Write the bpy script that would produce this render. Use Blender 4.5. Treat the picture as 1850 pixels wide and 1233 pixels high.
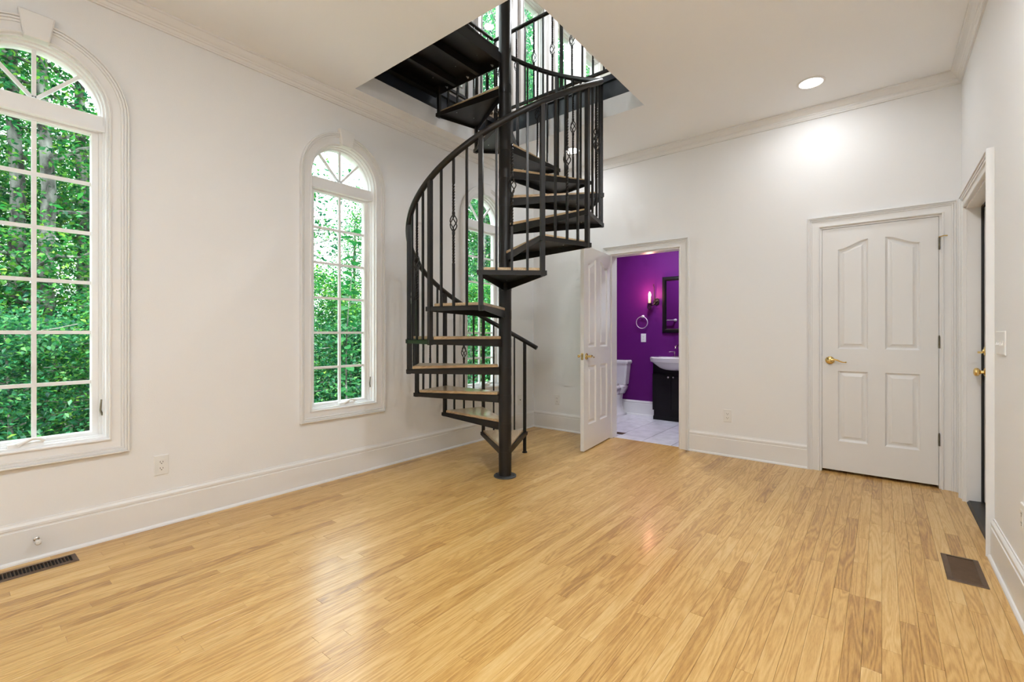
import bpy, bmesh, math, random
import numpy as np
from mathutils import Vector, Matrix
from mathutils.geometry import tessellate_polygon

random.seed(7)
SC = bpy.context.scene
COL = SC.collection
for _o in list(bpy.data.objects):
    bpy.data.objects.remove(_o)

# ----------------------------------------------------------------- camera
cam_data = bpy.data.cameras.new('camera')
cam_data.sensor_fit = 'HORIZONTAL'
cam_data.sensor_width = 36.0
cam_data.lens = 36.0 * 836.38 / 1850.0
cam_data.shift_y = -(616.5 - 602.75) / 1850.0
cam_data.clip_start = 0.03
cam_data.clip_end = 300
cam = bpy.data.objects.new('camera', cam_data)
cam.location = (3.4165, -4.7077, 1.1637)
cam.rotation_euler = (math.pi / 2, 0, 0.6744)
COL.objects.link(cam)
SC.camera = cam

# ----------------------------------------------------------------- world, sun, exposure
SKY_STRENGTH = 6.0
SUN_STRENGTH = 9.0
CAN_WATTS = 22.0
UPPER_WATTS = 60.0
BATH_WATTS = 25.0
world = bpy.data.worlds.new('world')
SC.world = world
world.use_nodes = True
wn = world.node_tree
wn.nodes.clear()
w_out = wn.nodes.new('ShaderNodeOutputWorld')
w_bg = wn.nodes.new('ShaderNodeBackground')
w_bg.inputs['Color'].default_value = (0.86, 0.94, 1.0, 1)
w_bg.inputs['Strength'].default_value = SKY_STRENGTH
wn.links.new(w_bg.outputs[0], w_out.inputs[0])
sun_data = bpy.data.lights.new('sun', 'SUN')
sun_data.energy = SUN_STRENGTH
sun_data.angle = math.radians(1.0)
sun_data.color = (1.0, 0.96, 0.86)
sun = bpy.data.objects.new('sun', sun_data)
sun.rotation_euler = Vector((-0.20, 0.50, -0.84)).to_track_quat('-Z', 'Y').to_euler()
sun.location = (6, -12, 16)
COL.objects.link(sun)
vs = SC.view_settings
vs.view_transform = 'Standard'
vs.look = 'None'
vs.exposure = 0.25
vs.gamma = 1.0
vs.use_curve_mapping = False
SC.cycles.use_denoising = True
SC.cycles.max_bounces = 6
SC.cycles.diffuse_bounces = 4
SC.cycles.use_adaptive_sampling = True
SC.cycles.adaptive_threshold = 0.12
SC.cycles.adaptive_min_samples = 12
SC.cycles.transparent_max_bounces = 12
SC.cycles.sample_clamp_indirect = 8.0
SC.cycles.caustics_reflective = False
SC.cycles.caustics_refractive = False

# ----------------------------------------------------------------- dimensions (metres)
W = 3.871            # right wall
YF = -7.0            # wall behind the camera
YB = 1.60            # far wall of the bathroom
H = 3.09             # ceiling
ZS = 3.25            # top of the drywall return of the stair well
ZU = 3.43            # upper floor
HU = 5.95            # upper ceiling
WX0, WX1, WY0, WY1 = 0.18, 1.85, -2.634, -0.962   # stair well
PX, PY, SR = 1.019, -1.799, 0.769                 # spiral stair
TH0, DTH, RISE = math.radians(115.05), math.radians(30.44), 0.2286

# ----------------------------------------------------------------- helpers
PINV = {}


def link(o, parent=None):
    COL.objects.link(o)
    if parent is not None:
        o.parent = parent
        o.matrix_parent_inverse = PINV.get(parent.name, Matrix()).copy()
    return o


def tag(o, label=None, cat=None, group=None, kind=None):
    if label: o['label'] = label
    if cat: o['category'] = cat
    if group: o['group'] = group
    if kind: o['kind'] = kind
    return o


def thing(name, label, cat, loc=(0, 0, 0), group=None, kind=None):
    e = bpy.data.objects.new(name, None)
    e.empty_display_size = 0.1
    e.location = loc
    COL.objects.link(e)
    PINV[e.name] = Matrix.Translation(-Vector(loc))
    return tag(e, label, cat, group, kind)


def mesh_from(name, verts, faces, mat, smooth=None, fix=True):
    me = bpy.data.meshes.new(name)
    me.from_pydata([tuple(v) for v in verts], [], faces)
    if fix:
        bm = bmesh.new(); bm.from_mesh(me)
        bmesh.ops.recalc_face_normals(bm, faces=bm.faces)
        bm.to_mesh(me); bm.free()
    if smooth is not None:
        me.shade_smooth()
        me.set_sharp_from_angle(angle=math.radians(smooth))
    me.materials.append(mat)
    me.update()
    return me


class MB:
    def __init__(s):
        s.v = []; s.f = []

    def add(s, vs_, fs_):
        b = len(s.v)
        s.v += [tuple(p) for p in vs_]
        s.f += [tuple(b + i for i in f) for f in fs_]
        return s

    def box(s, x0, y0, z0, x1, y1, z1):
        return s.add([(x0, y0, z0), (x1, y0, z0), (x1, y1, z0), (x0, y1, z0),
                      (x0, y0, z1), (x1, y0, z1), (x1, y1, z1), (x0, y1, z1)],
                     [(0, 3, 2, 1), (4, 5, 6, 7), (0, 1, 5, 4), (1, 2, 6, 5), (2, 3, 7, 6), (3, 0, 4, 7)])

    def cbox(s, x0, y0, z0, x1, y1, z1, c=0.003):
        """box with chamfered edges (three stacked octagon-ish rings)"""
        def ring(i, z):
            return [(x0 + i + c, y0 + i, z), (x1 - i - c, y0 + i, z), (x1 - i, y0 + i + c, z), (x1 - i, y1 - i - c, z),
                    (x1 - i - c, y1 - i, z), (x0 + i + c, y1 - i, z), (x0 + i, y1 - i - c, z), (x0 + i, y0 + i + c, z)]
        return s.rings([ring(c, z0), ring(0, z0 + c), ring(0, z1 - c), ring(c, z1)])

    def rings(s, rings, caps=True, closed=False):
        n = len(rings[0]); b = len(s.v)
        for r in rings: s.v += [tuple(p) for p in r]
        m = len(rings)
        for i in range(m if closed else m - 1):
            i2 = (i + 1) % m
            for j in range(n):
                k = (j + 1) % n
                s.f.append((b + i * n + j, b + i * n + k, b + i2 * n + k, b + i2 * n + j))
        if caps and not closed:
            s.f.append(tuple(b + j for j in range(n)))
            s.f.append(tuple(b + (m - 1) * n + j for j in range(n)))
        return s

    def tube(s, pts, r, n=10, caps=True, closed=False):
        pts = [Vector(p) for p in pts]
        rr = r if isinstance(r, (list, tuple)) else [r] * len(pts)
        t0 = (pts[1] - pts[0]).normalized()
        ref = Vector((0, 0, 1)) if abs(t0.z) < 0.9 else Vector((1, 0, 0))
        u = t0.cross(ref).normalized()
        rings = []
        for i, p in enumerate(pts):
            if closed:
                t = (pts[(i + 1) % len(pts)] - pts[i - 1])
            else:
                t = pts[min(i + 1, len(pts) - 1)] - pts[max(i - 1, 0)]
            t.normalize()
            u = (u - t * u.dot(t)).normalized()
            w = t.cross(u)
            rings.append([p + (u * math.cos(a) + w * math.sin(a)) * rr[i]
                          for a in (2 * math.pi * k / n for k in range(n))])
        return s.rings(rings, caps, closed)

    def lathe(s, prof, org, axis=(0, 0, 1), n=20, closed=False):
        org = Vector(org); ax = Vector(axis).normalized()
        ref = Vector((0, 0, 1)) if abs(ax.z) < 0.9 else Vector((1, 0, 0))
        u = ax.cross(ref).normalized(); w = ax.cross(u)
        return s.rings([[org + ax * h + (u * math.cos(a) + w * math.sin(a)) * max(r, 1e-4)
                         for a in (2 * math.pi * k / n for k in range(n))] for r, h in prof], True, closed)

    def prism(s, poly, fn, h0, h1):
        return s.rings([[fn(a, b, h0) for a, b in poly], [fn(a, b, h1) for a, b in poly]])

    def sweep(s, path, prof, fn, closed=False):
        n = len(path); rings = []
        P = [Vector(p) for p in path]
        for i in range(n):
            ns = []
            if closed or i > 0:
                d = (P[i] - P[i - 1]).normalized(); ns.append(Vector((-d.y, d.x)))
            if closed or i < n - 1:
                d = (P[(i + 1) % n] - P[i]).normalized(); ns.append(Vector((-d.y, d.x)))
            m = ns[0] if len(ns) == 1 else (ns[0] + ns[1]) / max(0.2, 1 + ns[0].dot(ns[1]))
            rings.append([fn(P[i].x + m.x * o, P[i].y + m.y * o, h) for o, h in prof])
        return s.rings(rings, True, closed)

    def build(s, name, mat, parent=None, smooth=None, fix=True):
        me = mesh_from(name, s.v, s.f, mat, smooth, fix)
        return link(bpy.data.objects.new(name, me), parent)


def holed(outer, holes, fn, h0, h1):
    """slab between h0 and h1 with polygon holes"""
    mb = MB()
    loops = [outer] + holes
    flat = [p for l in loops for p in l]
    tris = tessellate_polygon([[Vector((a, b, 0)) for a, b in l] for l in loops])
    n = len(flat)
    mb.v = [tuple(fn(a, b, h0)) for a, b in flat] + [tuple(fn(a, b, h1)) for a, b in flat]
    mb.f = [tuple(t) for t in tris] + [tuple(n + i for i in reversed(t)) for t in tris]
    b = 0
    for l in loops:
        m = len(l)
        for j in range(m):
            k = (j + 1) % m
            mb.f.append((b + j, b + k, n + b + k, n + b + j))
        b += m
    return mb


def inset(poly, d):
    """inset of a convex counter-clockwise polygon"""
    P = [Vector(p) for p in poly]; out = []
    for i in range(len(P)):
        a = (P[i] - P[i - 1]).normalized(); c = (P[(i + 1) % len(P)] - P[i]).normalized()
        n1 = Vector((-a.y, a.x)); n2 = Vector((-c.y, c.x))
        m = (n1 + n2) / max(0.25, 1 + n1.dot(n2))
        out.append((P[i].x + m.x * d, P[i].y + m.y * d))
    return out


# ----------------------------------------------------------------- materials
def new_mat(name):
    m = bpy.data.materials.new(name)
    m.use_nodes = True
    nt = m.node_tree
    return m, nt, nt.nodes['Principled BSDF']


def simple(name, col, rough=0.5, metal=0.0, bump=None, vary=None, coat=0.0, spec=None):
    m, nt, b = new_mat(name)
    b.inputs['Base Color'].default_value = (*col, 1)
    b.inputs['Roughness'].default_value = rough
    b.inputs['Metallic'].default_value = metal
    if coat: b.inputs['Coat Weight'].default_value = coat
    if spec is not None: b.inputs['Specular IOR Level'].default_value = spec
    tc = nt.nodes.new('ShaderNodeTexCoord')
    if bump:
        sc_, st, dist = bump
        nz = nt.nodes.new('ShaderNodeTexNoise')
        nz.inputs['Scale'].default_value = sc_
        nz.inputs['Detail'].default_value = 3
        bp = nt.nodes.new('ShaderNodeBump')
        bp.inputs['Strength'].default_value = st
        bp.inputs['Distance'].default_value = dist
        nt.links.new(tc.outputs['Object'], nz.inputs['Vector'])
        nt.links.new(nz.outputs['Fac'], bp.inputs['Height'])
        nt.links.new(bp.outputs[0], b.inputs['Normal'])
    if vary:
        sc_, amt = vary
        nz = nt.nodes.new('ShaderNodeTexNoise')
        nz.inputs['Scale'].default_value = sc_
        nt.links.new(tc.outputs['Object'], nz.inputs['Vector'])
        rp = nt.nodes.new('ShaderNodeValToRGB')
        rp.color_ramp.elements[0].color = (*[c * (1 - amt) for c in col], 1)
        rp.color_ramp.elements[1].color = (*[min(1, c * (1 + amt)) for c in col], 1)
        rp.color_ramp.elements[0].position = 0.3
        rp.color_ramp.elements[1].position = 0.7
        nt.links.new(nz.outputs['Fac'], rp.inputs[0])
        nt.links.new(rp.outputs[0], b.inputs['Base Color'])
    return m


def glow(name, col, strength):
    m, nt, b = new_mat(name)
    b.inputs['Base Color'].default_value = (*col, 1)
    b.inputs['Emission Color'].default_value = (*col, 1)
    b.inputs['Emission Strength'].default_value = strength
    return m


def glass_mat(name, tint=(0.97, 0.99, 0.98)):
    m, nt, b = new_mat(name)
    nt.nodes.remove(b)
    out = nt.nodes['Material Output']
    tr = nt.nodes.new('ShaderNodeBsdfTransparent')
    tr.inputs[0].default_value = (*tint, 1)
    gl = nt.nodes.new('ShaderNodeBsdfGlossy')
    gl.inputs['Roughness'].default_value = 0.02
    fr = nt.nodes.new('ShaderNodeFresnel')
    ge = nt.nodes.new('ShaderNodeNewGeometry')      # keep the Fresnel term the same on both faces of the thin pane
    ma = nt.nodes.new('ShaderNodeMath'); ma.operation = 'MULTIPLY_ADD'
    ma.inputs[1].default_value = 1 / 1.18 - 1.18; ma.inputs[2].default_value = 1.18
    nt.links.new(ge.outputs['Backfacing'], ma.inputs[0])
    nt.links.new(ma.outputs[0], fr.inputs['IOR'])
    mx = nt.nodes.new('ShaderNodeMixShader')
    nt.links.new(fr.outputs[0], mx.inputs[0])
    nt.links.new(tr.outputs[0], mx.inputs[1])
    nt.links.new(gl.outputs[0], mx.inputs[2])
    nt.links.new(mx.outputs[0], out.inputs[0])
    return m


def wood_mat(name, stops, rough, grain_axis='y', coat=0.0, use_attr=True, gscale=1.0):
    m, nt, b = new_mat(name)
    N, L = nt.nodes, nt.links
    tc = N.new('ShaderNodeTexCoord')
    vec = tc.outputs['Object']
    tone = None
    if use_attr:
        at = N.new('ShaderNodeAttribute'); at.attribute_name = 'shift'
        ad = N.new('ShaderNodeVectorMath'); ad.operation = 'ADD'
        L.new(vec, ad.inputs[0]); L.new(at.outputs['Vector'], ad.inputs[1])
        vec = ad.outputs[0]
        att = N.new('ShaderNodeAttribute'); att.attribute_name = 'tone'
        tone = att.outputs['Fac']
    mp = N.new('ShaderNodeMapping')
    s = {'y': (1, 0.07, 1), 'x': (0.07, 1, 1)}[grain_axis]
    mp.inputs['Scale'].default_value = tuple(k * gscale for k in s)
    L.new(vec, mp.inputs['Vector'])
    n1 = N.new('ShaderNodeTexNoise')      # fine pores
    n1.inputs['Scale'].default_value = 260; n1.inputs['Detail'].default_value = 4
    n1.inputs['Roughness'].default_value = 0.65
    L.new(mp.outputs[0], n1.inputs['Vector'])
    n2 = N.new('ShaderNodeTexNoise')      # slow field whose level lines are the cathedrals
    n2.inputs['Scale'].default_value = 14; n2.inputs['Detail'].default_value = 1.5
    n2.inputs['Distortion'].default_value = 0.4
    L.new(mp.outputs[0], n2.inputs['Vector'])
    mul = N.new('ShaderNodeMath'); mul.operation = 'MULTIPLY'; mul.inputs[1].default_value = 75
    L.new(n2.outputs['Fac'], mul.inputs[0])
    sn = N.new('ShaderNodeMath'); sn.operation = 'SINE'
    L.new(mul.outputs[0], sn.inputs[0])
    mr = N.new('ShaderNodeMapRange')
    mr.inputs['From Min'].default_value = -1; mr.inputs['From Max'].default_value = 1
    mr.inputs['To Min'].default_value = -0.15; mr.inputs['To Max'].default_value = 0.13
    L.new(sn.outputs[0], mr.inputs['Value'])
    a1 = N.new('ShaderNodeMath'); a1.operation = 'ADD'
    m1 = N.new('ShaderNodeMapRange')
    m1.inputs['From Min'].default_value = 0.3; m1.inputs['From Max'].default_value = 0.7
    m1.inputs['To Min'].default_value = 0.34; m1.inputs['To Max'].default_value = 0.66
    L.new(n1.outputs['Fac'], m1.inputs['Value'])
    L.new(m1.outputs[0], a1.inputs[0]); L.new(mr.outputs[0], a1.inputs[1])
    val = a1.outputs[0]
    if tone is not None:
        a2 = N.new('ShaderNodeMath'); a2.operation = 'ADD'
        L.new(val, a2.inputs[0]); L.new(tone, a2.inputs[1]); val = a2.outputs[0]
    rp = N.new('ShaderNodeValToRGB')
    els = rp.color_ramp.elements
    els[0].position, els[0].color = stops[0][0], (*stops[0][1], 1)
    els[1].position, els[1].color = stops[-1][0], (*stops[-1][1], 1)
    for p_, c_ in stops[1:-1]:
        e = els.new(p_); e.color = (*c_, 1)
    L.new(val, rp.inputs[0])
    L.new(rp.outputs[0], b.inputs['Base Color'])
    b.inputs['Roughness'].default_value = rough
    if coat:
        b.inputs['Coat Weight'].default_value = coat
        b.inputs['Coat Roughness'].default_value = 0.16
    bp = N.new('ShaderNodeBump')
    bp.inputs['Strength'].default_value = 0.06; bp.inputs['Distance'].default_value = 0.001
    L.new(val, bp.inputs['Height']); L.new(bp.outputs[0], b.inputs['Normal'])
    return m


M = {}
M['wall'] = simple('wall_paint', (0.835, 0.832, 0.832), 0.55, bump=(170, 0.22, 0.002))
M['ceil'] = simple('ceiling_paint', (0.925, 0.93, 0.94), 0.7, bump=(190, 0.12, 0.002))
M['trim'] = simple('trim_paint', (0.82, 0.81, 0.80), 0.32, bump=(14, 0.03, 0.002))
M['door'] = simple('door_paint', (0.80, 0.79, 0.78), 0.30, bump=(20, 0.03, 0.002))
M['vinyl'] = simple('window_vinyl', (0.85, 0.845, 0.84), 0.35)
M['oak'] = wood_mat('oak_floor', [(0.0, (0.31, 0.145, 0.034)), (0.34, (0.54, 0.295, 0.080)),
                                  (0.6, (0.67, 0.405, 0.132)), (1.0, (0.78, 0.54, 0.235))], 0.36, coat=0.35)
M['subfloor'] = simple('subfloor_dark', (0.24, 0.13, 0.05), 0.8, vary=(3, 0.2))
M['tread_wood'] = wood_mat('tread_wood', [(0.0, (0.36, 0.21, 0.09)), (0.4, (0.56, 0.37, 0.19)),
                                          (0.7, (0.68, 0.50, 0.30)), (1.0, (0.78, 0.63, 0.43))], 0.28, grain_axis='x', coat=0.6, use_attr=False)
M['steel'] = simple('black_steel', (0.011, 0.0092, 0.008), 0.38, 0.0, bump=(60, 0.05, 0.001), spec=0.38)
M['channel'] = simple('black_steel_sky_sheen', (0.026, 0.032, 0.044), 0.28, 0.0, bump=(60, 0.05, 0.001), spec=0.7)  # black steel with the bluish sky reflection put into its base colour
M['chrome'] = simple('satin_chrome', (0.86, 0.85, 0.85), 0.35, 0.5, vary=(30, 0.05))
M['flange'] = simple('flange_steel', (0.10, 0.105, 0.11), 0.4, 0.6, vary=(30, 0.2))
M['screw'] = simple('bright_screw', (0.75, 0.74, 0.72), 0.3, 1.0, vary=(50, 0.1))
M['brass'] = simple('polished_brass', (0.78, 0.58, 0.24), 0.16, 1.0, vary=(20, 0.06))
M['hinge'] = simple('hinge_metal', (0.20, 0.18, 0.14), 0.35, 0.9, vary=(40, 0.15))
M['nickel'] = simple('brushed_nickel', (0.68, 0.62, 0.58), 0.22, 1.0, vary=(30, 0.08))
M['plate'] = simple('ivory_plate', (0.82, 0.81, 0.785), 0.35, vary=(8, 0.02))
M['slot'] = simple('dark_slot', (0.03, 0.028, 0.025), 0.6, vary=(30, 0.2))
M['register'] = simple('brown_register', (0.115, 0.068, 0.038), 0.42, 0.35, vary=(25, 0.12))
M['duct'] = simple('dark_duct', (0.006, 0.005, 0.005), 0.9, vary=(12, 0.3))
M['rubber'] = simple('white_rubber', (0.75, 0.72, 0.68), 0.5, vary=(30, 0.04))
M['gasket'] = simple('black_gasket', (0.012, 0.010, 0.009), 0.6, vary=(30, 0.2))
M['threshold'] = simple('bronze_threshold', (0.020, 0.019, 0.021), 0.38, 0.3, vary=(15, 0.2))
M['purple'] = simple('purple_paint', (0.125, 0.010, 0.155), 0.6, spec=0.2, bump=(170, 0.2, 0.002))
M['china'] = simple('white_china', (0.80, 0.80, 0.80), 0.12, vary=(3, 0.02), coat=0.4)
M['black_wood'] = simple('black_cabinet', (0.006, 0.0055, 0.006), 0.45, spec=0.3, vary=(9, 0.25))
M['mirror'] = simple('mirror_silver', (0.85, 0.85, 0.86), 0.02, 1.0, vary=(2, 0.01))
M['iron'] = simple('wrought_iron', (0.022, 0.017, 0.015), 0.5, 0.4, bump=(90, 0.2, 0.001))
M['candle'] = simple('ivory_candle', (0.80, 0.58, 0.34), 0.5, vary=(30, 0.08))
M['grout'] = simple('grey_grout', (0.22, 0.21, 0.23), 0.8, vary=(30, 0.1))
M['tile'] = simple('marbled_tile', (0.84, 0.83, 0.87), 0.25, vary=(9, 0.10))
M['glass'] = glass_mat('window_glass')
M['lens'] = glow('lamp_lens', (1.0, 0.95, 0.86), 9.0)
M['flame'] = glow('flame_bulb', (1.0, 0.70, 0.42), 22.0)
M['bounce'] = simple('pale_bounce', (0.60, 0.58, 0.55), 0.9, vary=(25, 0.15), bump=(40, 0.4, 0.01))  # pale colour for the added strip that throws daylight upwards
M['siding'] = simple('outer_siding', (0.55, 0.52, 0.48), 0.8, vary=(2, 0.05))


def bark_mat():
    m, nt, b = new_mat('grey_bark')
    N, L = nt.nodes, nt.links
    tc = N.new('ShaderNodeTexCoord')
    mp = N.new('ShaderNodeMapping'); mp.inputs['Scale'].default_value = (1, 1, 0.35)
    nz = N.new('ShaderNodeTexNoise'); nz.inputs['Scale'].default_value = 9; nz.inputs['Detail'].default_value = 5
    L.new(tc.outputs['Object'], mp.inputs[0]); L.new(mp.outputs[0], nz.inputs['Vector'])
    rp = N.new('ShaderNodeValToRGB')
    e = rp.color_ramp.elements
    e[0].position, e[0].color = 0.36, (0.035, 0.032, 0.028, 1)
    e[1].position, e[1].color = 0.64, (0.30, 0.29, 0.27, 1)
    L.new(nz.outputs['Fac'], rp.inputs[0]); L.new(rp.outputs[0], b.inputs['Base Color'])
    b.inputs['Roughness'].default_value = 0.9
    bp = N.new('ShaderNodeBump'); bp.inputs['Strength'].default_value = 0.6; bp.inputs['Distance'].default_value = 0.02
    L.new(nz.outputs['Fac'], bp.inputs['Height']); L.new(bp.outputs[0], b.inputs['Normal'])
    return m


def leaf_mat(name, dark, mid, light):
    m, nt, b = new_mat(name)
    N, L = nt.nodes, nt.links
    at = N.new('ShaderNodeAttribute'); at.attribute_name = 'tone'
    rp = N.new('ShaderNodeValToRGB')
    e = rp.color_ramp.elements
    e[0].position, e[0].color = 0.0, (*dark, 1)
    e[1].position, e[1].color = 1.0, (*light, 1)
    k = e.new(0.5); k.color = (*mid, 1)
    L.new(at.outputs['Fac'], rp.inputs[0])
    L.new(rp.outputs[0], b.inputs['Base Color'])
    b.inputs['Roughness'].default_value = 0.5
    tl = N.new('ShaderNodeBsdfTranslucent')
    L.new(rp.outputs[0], tl.inputs['Color'])
    mx = N.new('ShaderNodeMixShader'); mx.inputs[0].default_value = 0.42
    L.new(b.outputs[0], mx.inputs[1]); L.new(tl.outputs[0], mx.inputs[2])
    L.new(mx.outputs[0], N['Material Output'].inputs[0])
    return m


M['bark'] = bark_mat()
M['leaf'] = leaf_mat('green_leaf', (0.007, 0.075, 0.030), (0.028, 0.24, 0.040), (0.24, 0.48, 0.055))
M['leaf2'] = leaf_mat('deep_green_leaf', (0.006, 0.066, 0.042), (0.022, 0.185, 0.066), (0.13, 0.38, 0.08))
M['ground'] = simple('forest_floor', (0.06, 0.09, 0.03), 0.95, vary=(1.5, 0.5), bump=(6, 0.5, 0.05))


# ----------------------------------------------------------------- the setting: walls
def fn_left(a, b, h):      # a = y, b = z, h = into the room
    return (h, a, b)


def fn_back(a, b, h):      # a = x, b = z, h = into the room (towards -y)
    return (a, -h, b)


def fn_right(a, b, h):     # a = y, b = z
    return (W - h, a, b)


def fn_up(a, b, h):
    return (a, b, h)


def rect(a0, b0, a1, b1):
    return [(a0, b0), (a1, b0), (a1, b1), (a0, b1)]


ARC_Z, ARC_R, SILL_Z = 2.40, 0.287, 0.572


def arch_loop(yc, r=ARC_R, z0=SILL_Z, zc=ARC_Z, n=24):
    """clockwise: bottom left, up, over the arch, down"""
    pts = [(yc - r, z0)]
    for k in range(n + 1):
        a = math.pi - math.pi * k / n
        pts.append((yc + r * math.cos(a), zc + r * math.sin(a)))
    pts.append((yc + r, z0))
    return pts


WIN_Y = [-4.375, -2.614, -0.915, -6.136]
UP_Y = [-3.75 + 0.75 * k for k in range(8)]
UP_HALF, UP_Z0, UP_Z1 = 0.215, 3.72, 5.35

holed(rect(YF, 0, YB + 0.12, ZS), [arch_loop(y) for y in WIN_Y], fn_left, 0, -0.16).build('wall_left', M['wall'])
holed(rect(YF, ZS, YB + 0.12, HU + 0.1), [rect(y - UP_HALF, UP_Z0, y + UP_HALF, UP_Z1) for y in UP_Y],
      fn_left, 0, -0.16).build('wall_upper_left', M['wall'])
BD = (1.060, 1.826, 2.035)     # bathroom doorway
CD = (3.003, 3.764, 2.058)     # closed white door
outer = [(0, 0), (BD[0], 0), (BD[0], BD[2]), (BD[1], BD[2]), (BD[1], 0), (CD[0], 0), (CD[0], CD[2]), (CD[1], CD[2]),
         (CD[1], 0), (W, 0), (W, H), (0, H)]
holed(outer, [], fn_back, 0, -0.12).build('wall_back', M['wall'])
RD = (-1.19, -0.25, 2.04)      # door in the right wall
outer = [(YF, 0), (RD[0], 0), (RD[0], RD[2]), (RD[1], RD[2]), (RD[1], 0), (YB + 0.12, 0), (YB + 0.12, H), (YF, H)]
holed(outer, [], fn_right, 0, -0.2).build('wall_right', M['wall'])
MB().box(W, YF, H, W + 0.2, YB + 0.12, HU + 0.1).build('wall_upper_right', M['wall'])
FWIN = [(2.55, 0.85, 3.25, 2.25)]  # unseen window, added for soft daylight from behind the camera
holed(rect(-0.16, 0, W + 0.2, HU + 0.1), [rect(*w) for w in FWIN], lambda a, b, h: (a, YF - h, b), 0, 0.16).build('wall_front', M['wall'])
MB().box(-0.16, YB + 0.12, 0, W + 0.2, YB + 0.28, HU + 0.1).build('wall_outer_back', M['siding'])
for n_ in ('wall_left', 'wall_upper_left', 'wall_back', 'wall_right', 'wall_upper_right', 'wall_front', 'wall_outer_back'):
    bpy.data.objects[n_]['kind'] = 'structure'

well = rect(WX0, WY0, WX1, WY1)
tag(holed(rect(0, YF, W, YB + 0.12), [well], fn_up, H, ZS).build('ceiling', M['ceil']), kind='structure')
w2 = rect(WX0 - 0.03, WY0 - 0.03, WX1 + 0.03, WY1 + 0.03)
tag(holed(rect(0, YF, W, YB + 0.12), [w2], fn_up, ZS, ZU).build('floor_upper', M['subfloor']), kind='structure')
tag(MB().box(0, YF, HU, W, YB + 0.12, HU + 0.1).build('ceiling_upper', M['ceil']), kind='structure')

# ----------------------------------------------------------------- floor with oak planks
BATH_Y0 = 0.06
floor = tag(MB().box(0, YF, -0.10, W, YB + 0.12, -0.019).build('floor', M['subfloor']), kind='structure')
PW = W / 68.0
planks = []
rng = random.Random(11)
for r in range(68):
    x0 = r * PW
    y = YF - rng.uniform(0.0, 0.9)
    yend = 0.012
    if BD[0] < x0 + PW / 2 < BD[1]: yend = BATH_Y0
    if x0 + PW / 2 > CD[0] and x0 + PW / 2 < CD[1]: yend = 0.10
    while y < yend - 0.01:
        ln = rng.choice([0.35, 0.5, 0.62, 0.75, 0.85, 0.95, 1.05, 1.2, 1.4]) * rng.uniform(0.85, 1.15)
        y1 = min(y + ln, yend)
        if yend - y1 < 0.12: y1 = yend
        a, b_ = max(y, YF), y1
        if b_ - a > 0.01:
            planks.append((x0, a, x0 + PW, b_, rng.choice([-0.24, -0.12, -0.05, 0, 0.03, 0.07, 0.12, 0.2]) * 0.8 + rng.uniform(-0.05, 0.05),
                           rng.uniform(-40, 40)))
        y = y1
cfw = (math.sin(-0.6744), math.cos(-0.6744)); crt = (math.cos(0.6744), math.sin(0.6744))


def seen_size(p):
    cx, cy = (p[0] + p[2]) / 2 - cam.location.x, (p[1] + p[3]) / 2 - cam.location.y
    z = cx * cfw[0] + cy * cfw[1]; x = cx * crt[0] + cy * crt[1]
    if z < 0.9 or abs(x / z) > 1.2: return 0
    if cam.location.z / z * 836 > 760: return 0
    return (p[3] - p[1]) / z ** 3


def plank_geo(p, g=0.0003, c=0.0005):
    x0, y0, x1, y1 = p[0] + g, p[1] + g, p[2] - g, p[3] - g
    zt = 0.0
    v = [(x0, y0, -0.018), (x1, y0, -0.018), (x1, y1, -0.018), (x0, y1, -0.018),
         (x0, y0, zt - c), (x1, y0, zt - c), (x1, y1, zt - c), (x0, y1, zt - c),
         (x0 + c, y0 + c, zt), (x1 - c, y0 + c, zt), (x1 - c, y1 - c, zt), (x0 + c, y1 - c, zt)]
    f = [(3, 2, 1, 0)]
    for b in (0, 4):
        for j in range(4):
            k = (j + 1) % 4
            f.append((b + j, b + k, b + 4 + k, b + 4 + j))
    f.append((8, 9, 10, 11))
    return v, f


def plank_attrs(me, tones, shifts):
    a = me.attributes.new('tone', 'FLOAT', 'POINT'); a.data.foreach_set('value', tones)
    s = me.attributes.new('shift', 'FLOAT_VECTOR', 'POINT'); s.data.foreach_set('vector', shifts)


planks.sort(key=seen_size, reverse=True)
for p in planks[:300]:
    v, f = plank_geo(p)
    me = mesh_from('plank', v, f, M['oak'], fix=False)
    plank_attrs(me, [p[4]] * 12, [0.0, p[5], p[5]] * 12)
    link(bpy.data.objects.new('plank', me), floor)
rest = MB(); tn = []; sh = []
for p in planks[300:]:
    v, f = plank_geo(p); rest.add(v, f); tn += [p[4]] * 12; sh += [0.0, p[5], p[5]] * 12
ro = rest.build('plank_field', M['oak'], floor, fix=False)
plank_attrs(ro.data, tn, sh)
ro['kind'] = 'stuff'
# bathroom tiles
fb = tag(MB().box(0, BATH_Y0 + 0.002, -0.018, W, YB, -0.0035).build('floor_bathroom', M['grout'])
         , kind='structure')
TP = 0.322
TX0, TY0 = 1.066 - 4 * TP, BATH_Y0 + 0.004
ty = [TY0, 0.30, 0.30 + TP, 0.30 + 2 * TP, 0.30 + 3 * TP, YB]
for i in range(9):
    xa, xb = max(0.005, TX0 + i * TP), min(2.69, TX0 + (i + 1) * TP)
    if xb - xa < 0.02: continue
    for j in range(5):
        MB().cbox(xa + 0.0035, ty[j] + 0.0035, -0.012, xb - 0.0035, ty[j + 1] - 0.0035, 0.0, 0.0015).build('tile', M['tile'], fb)

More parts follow.
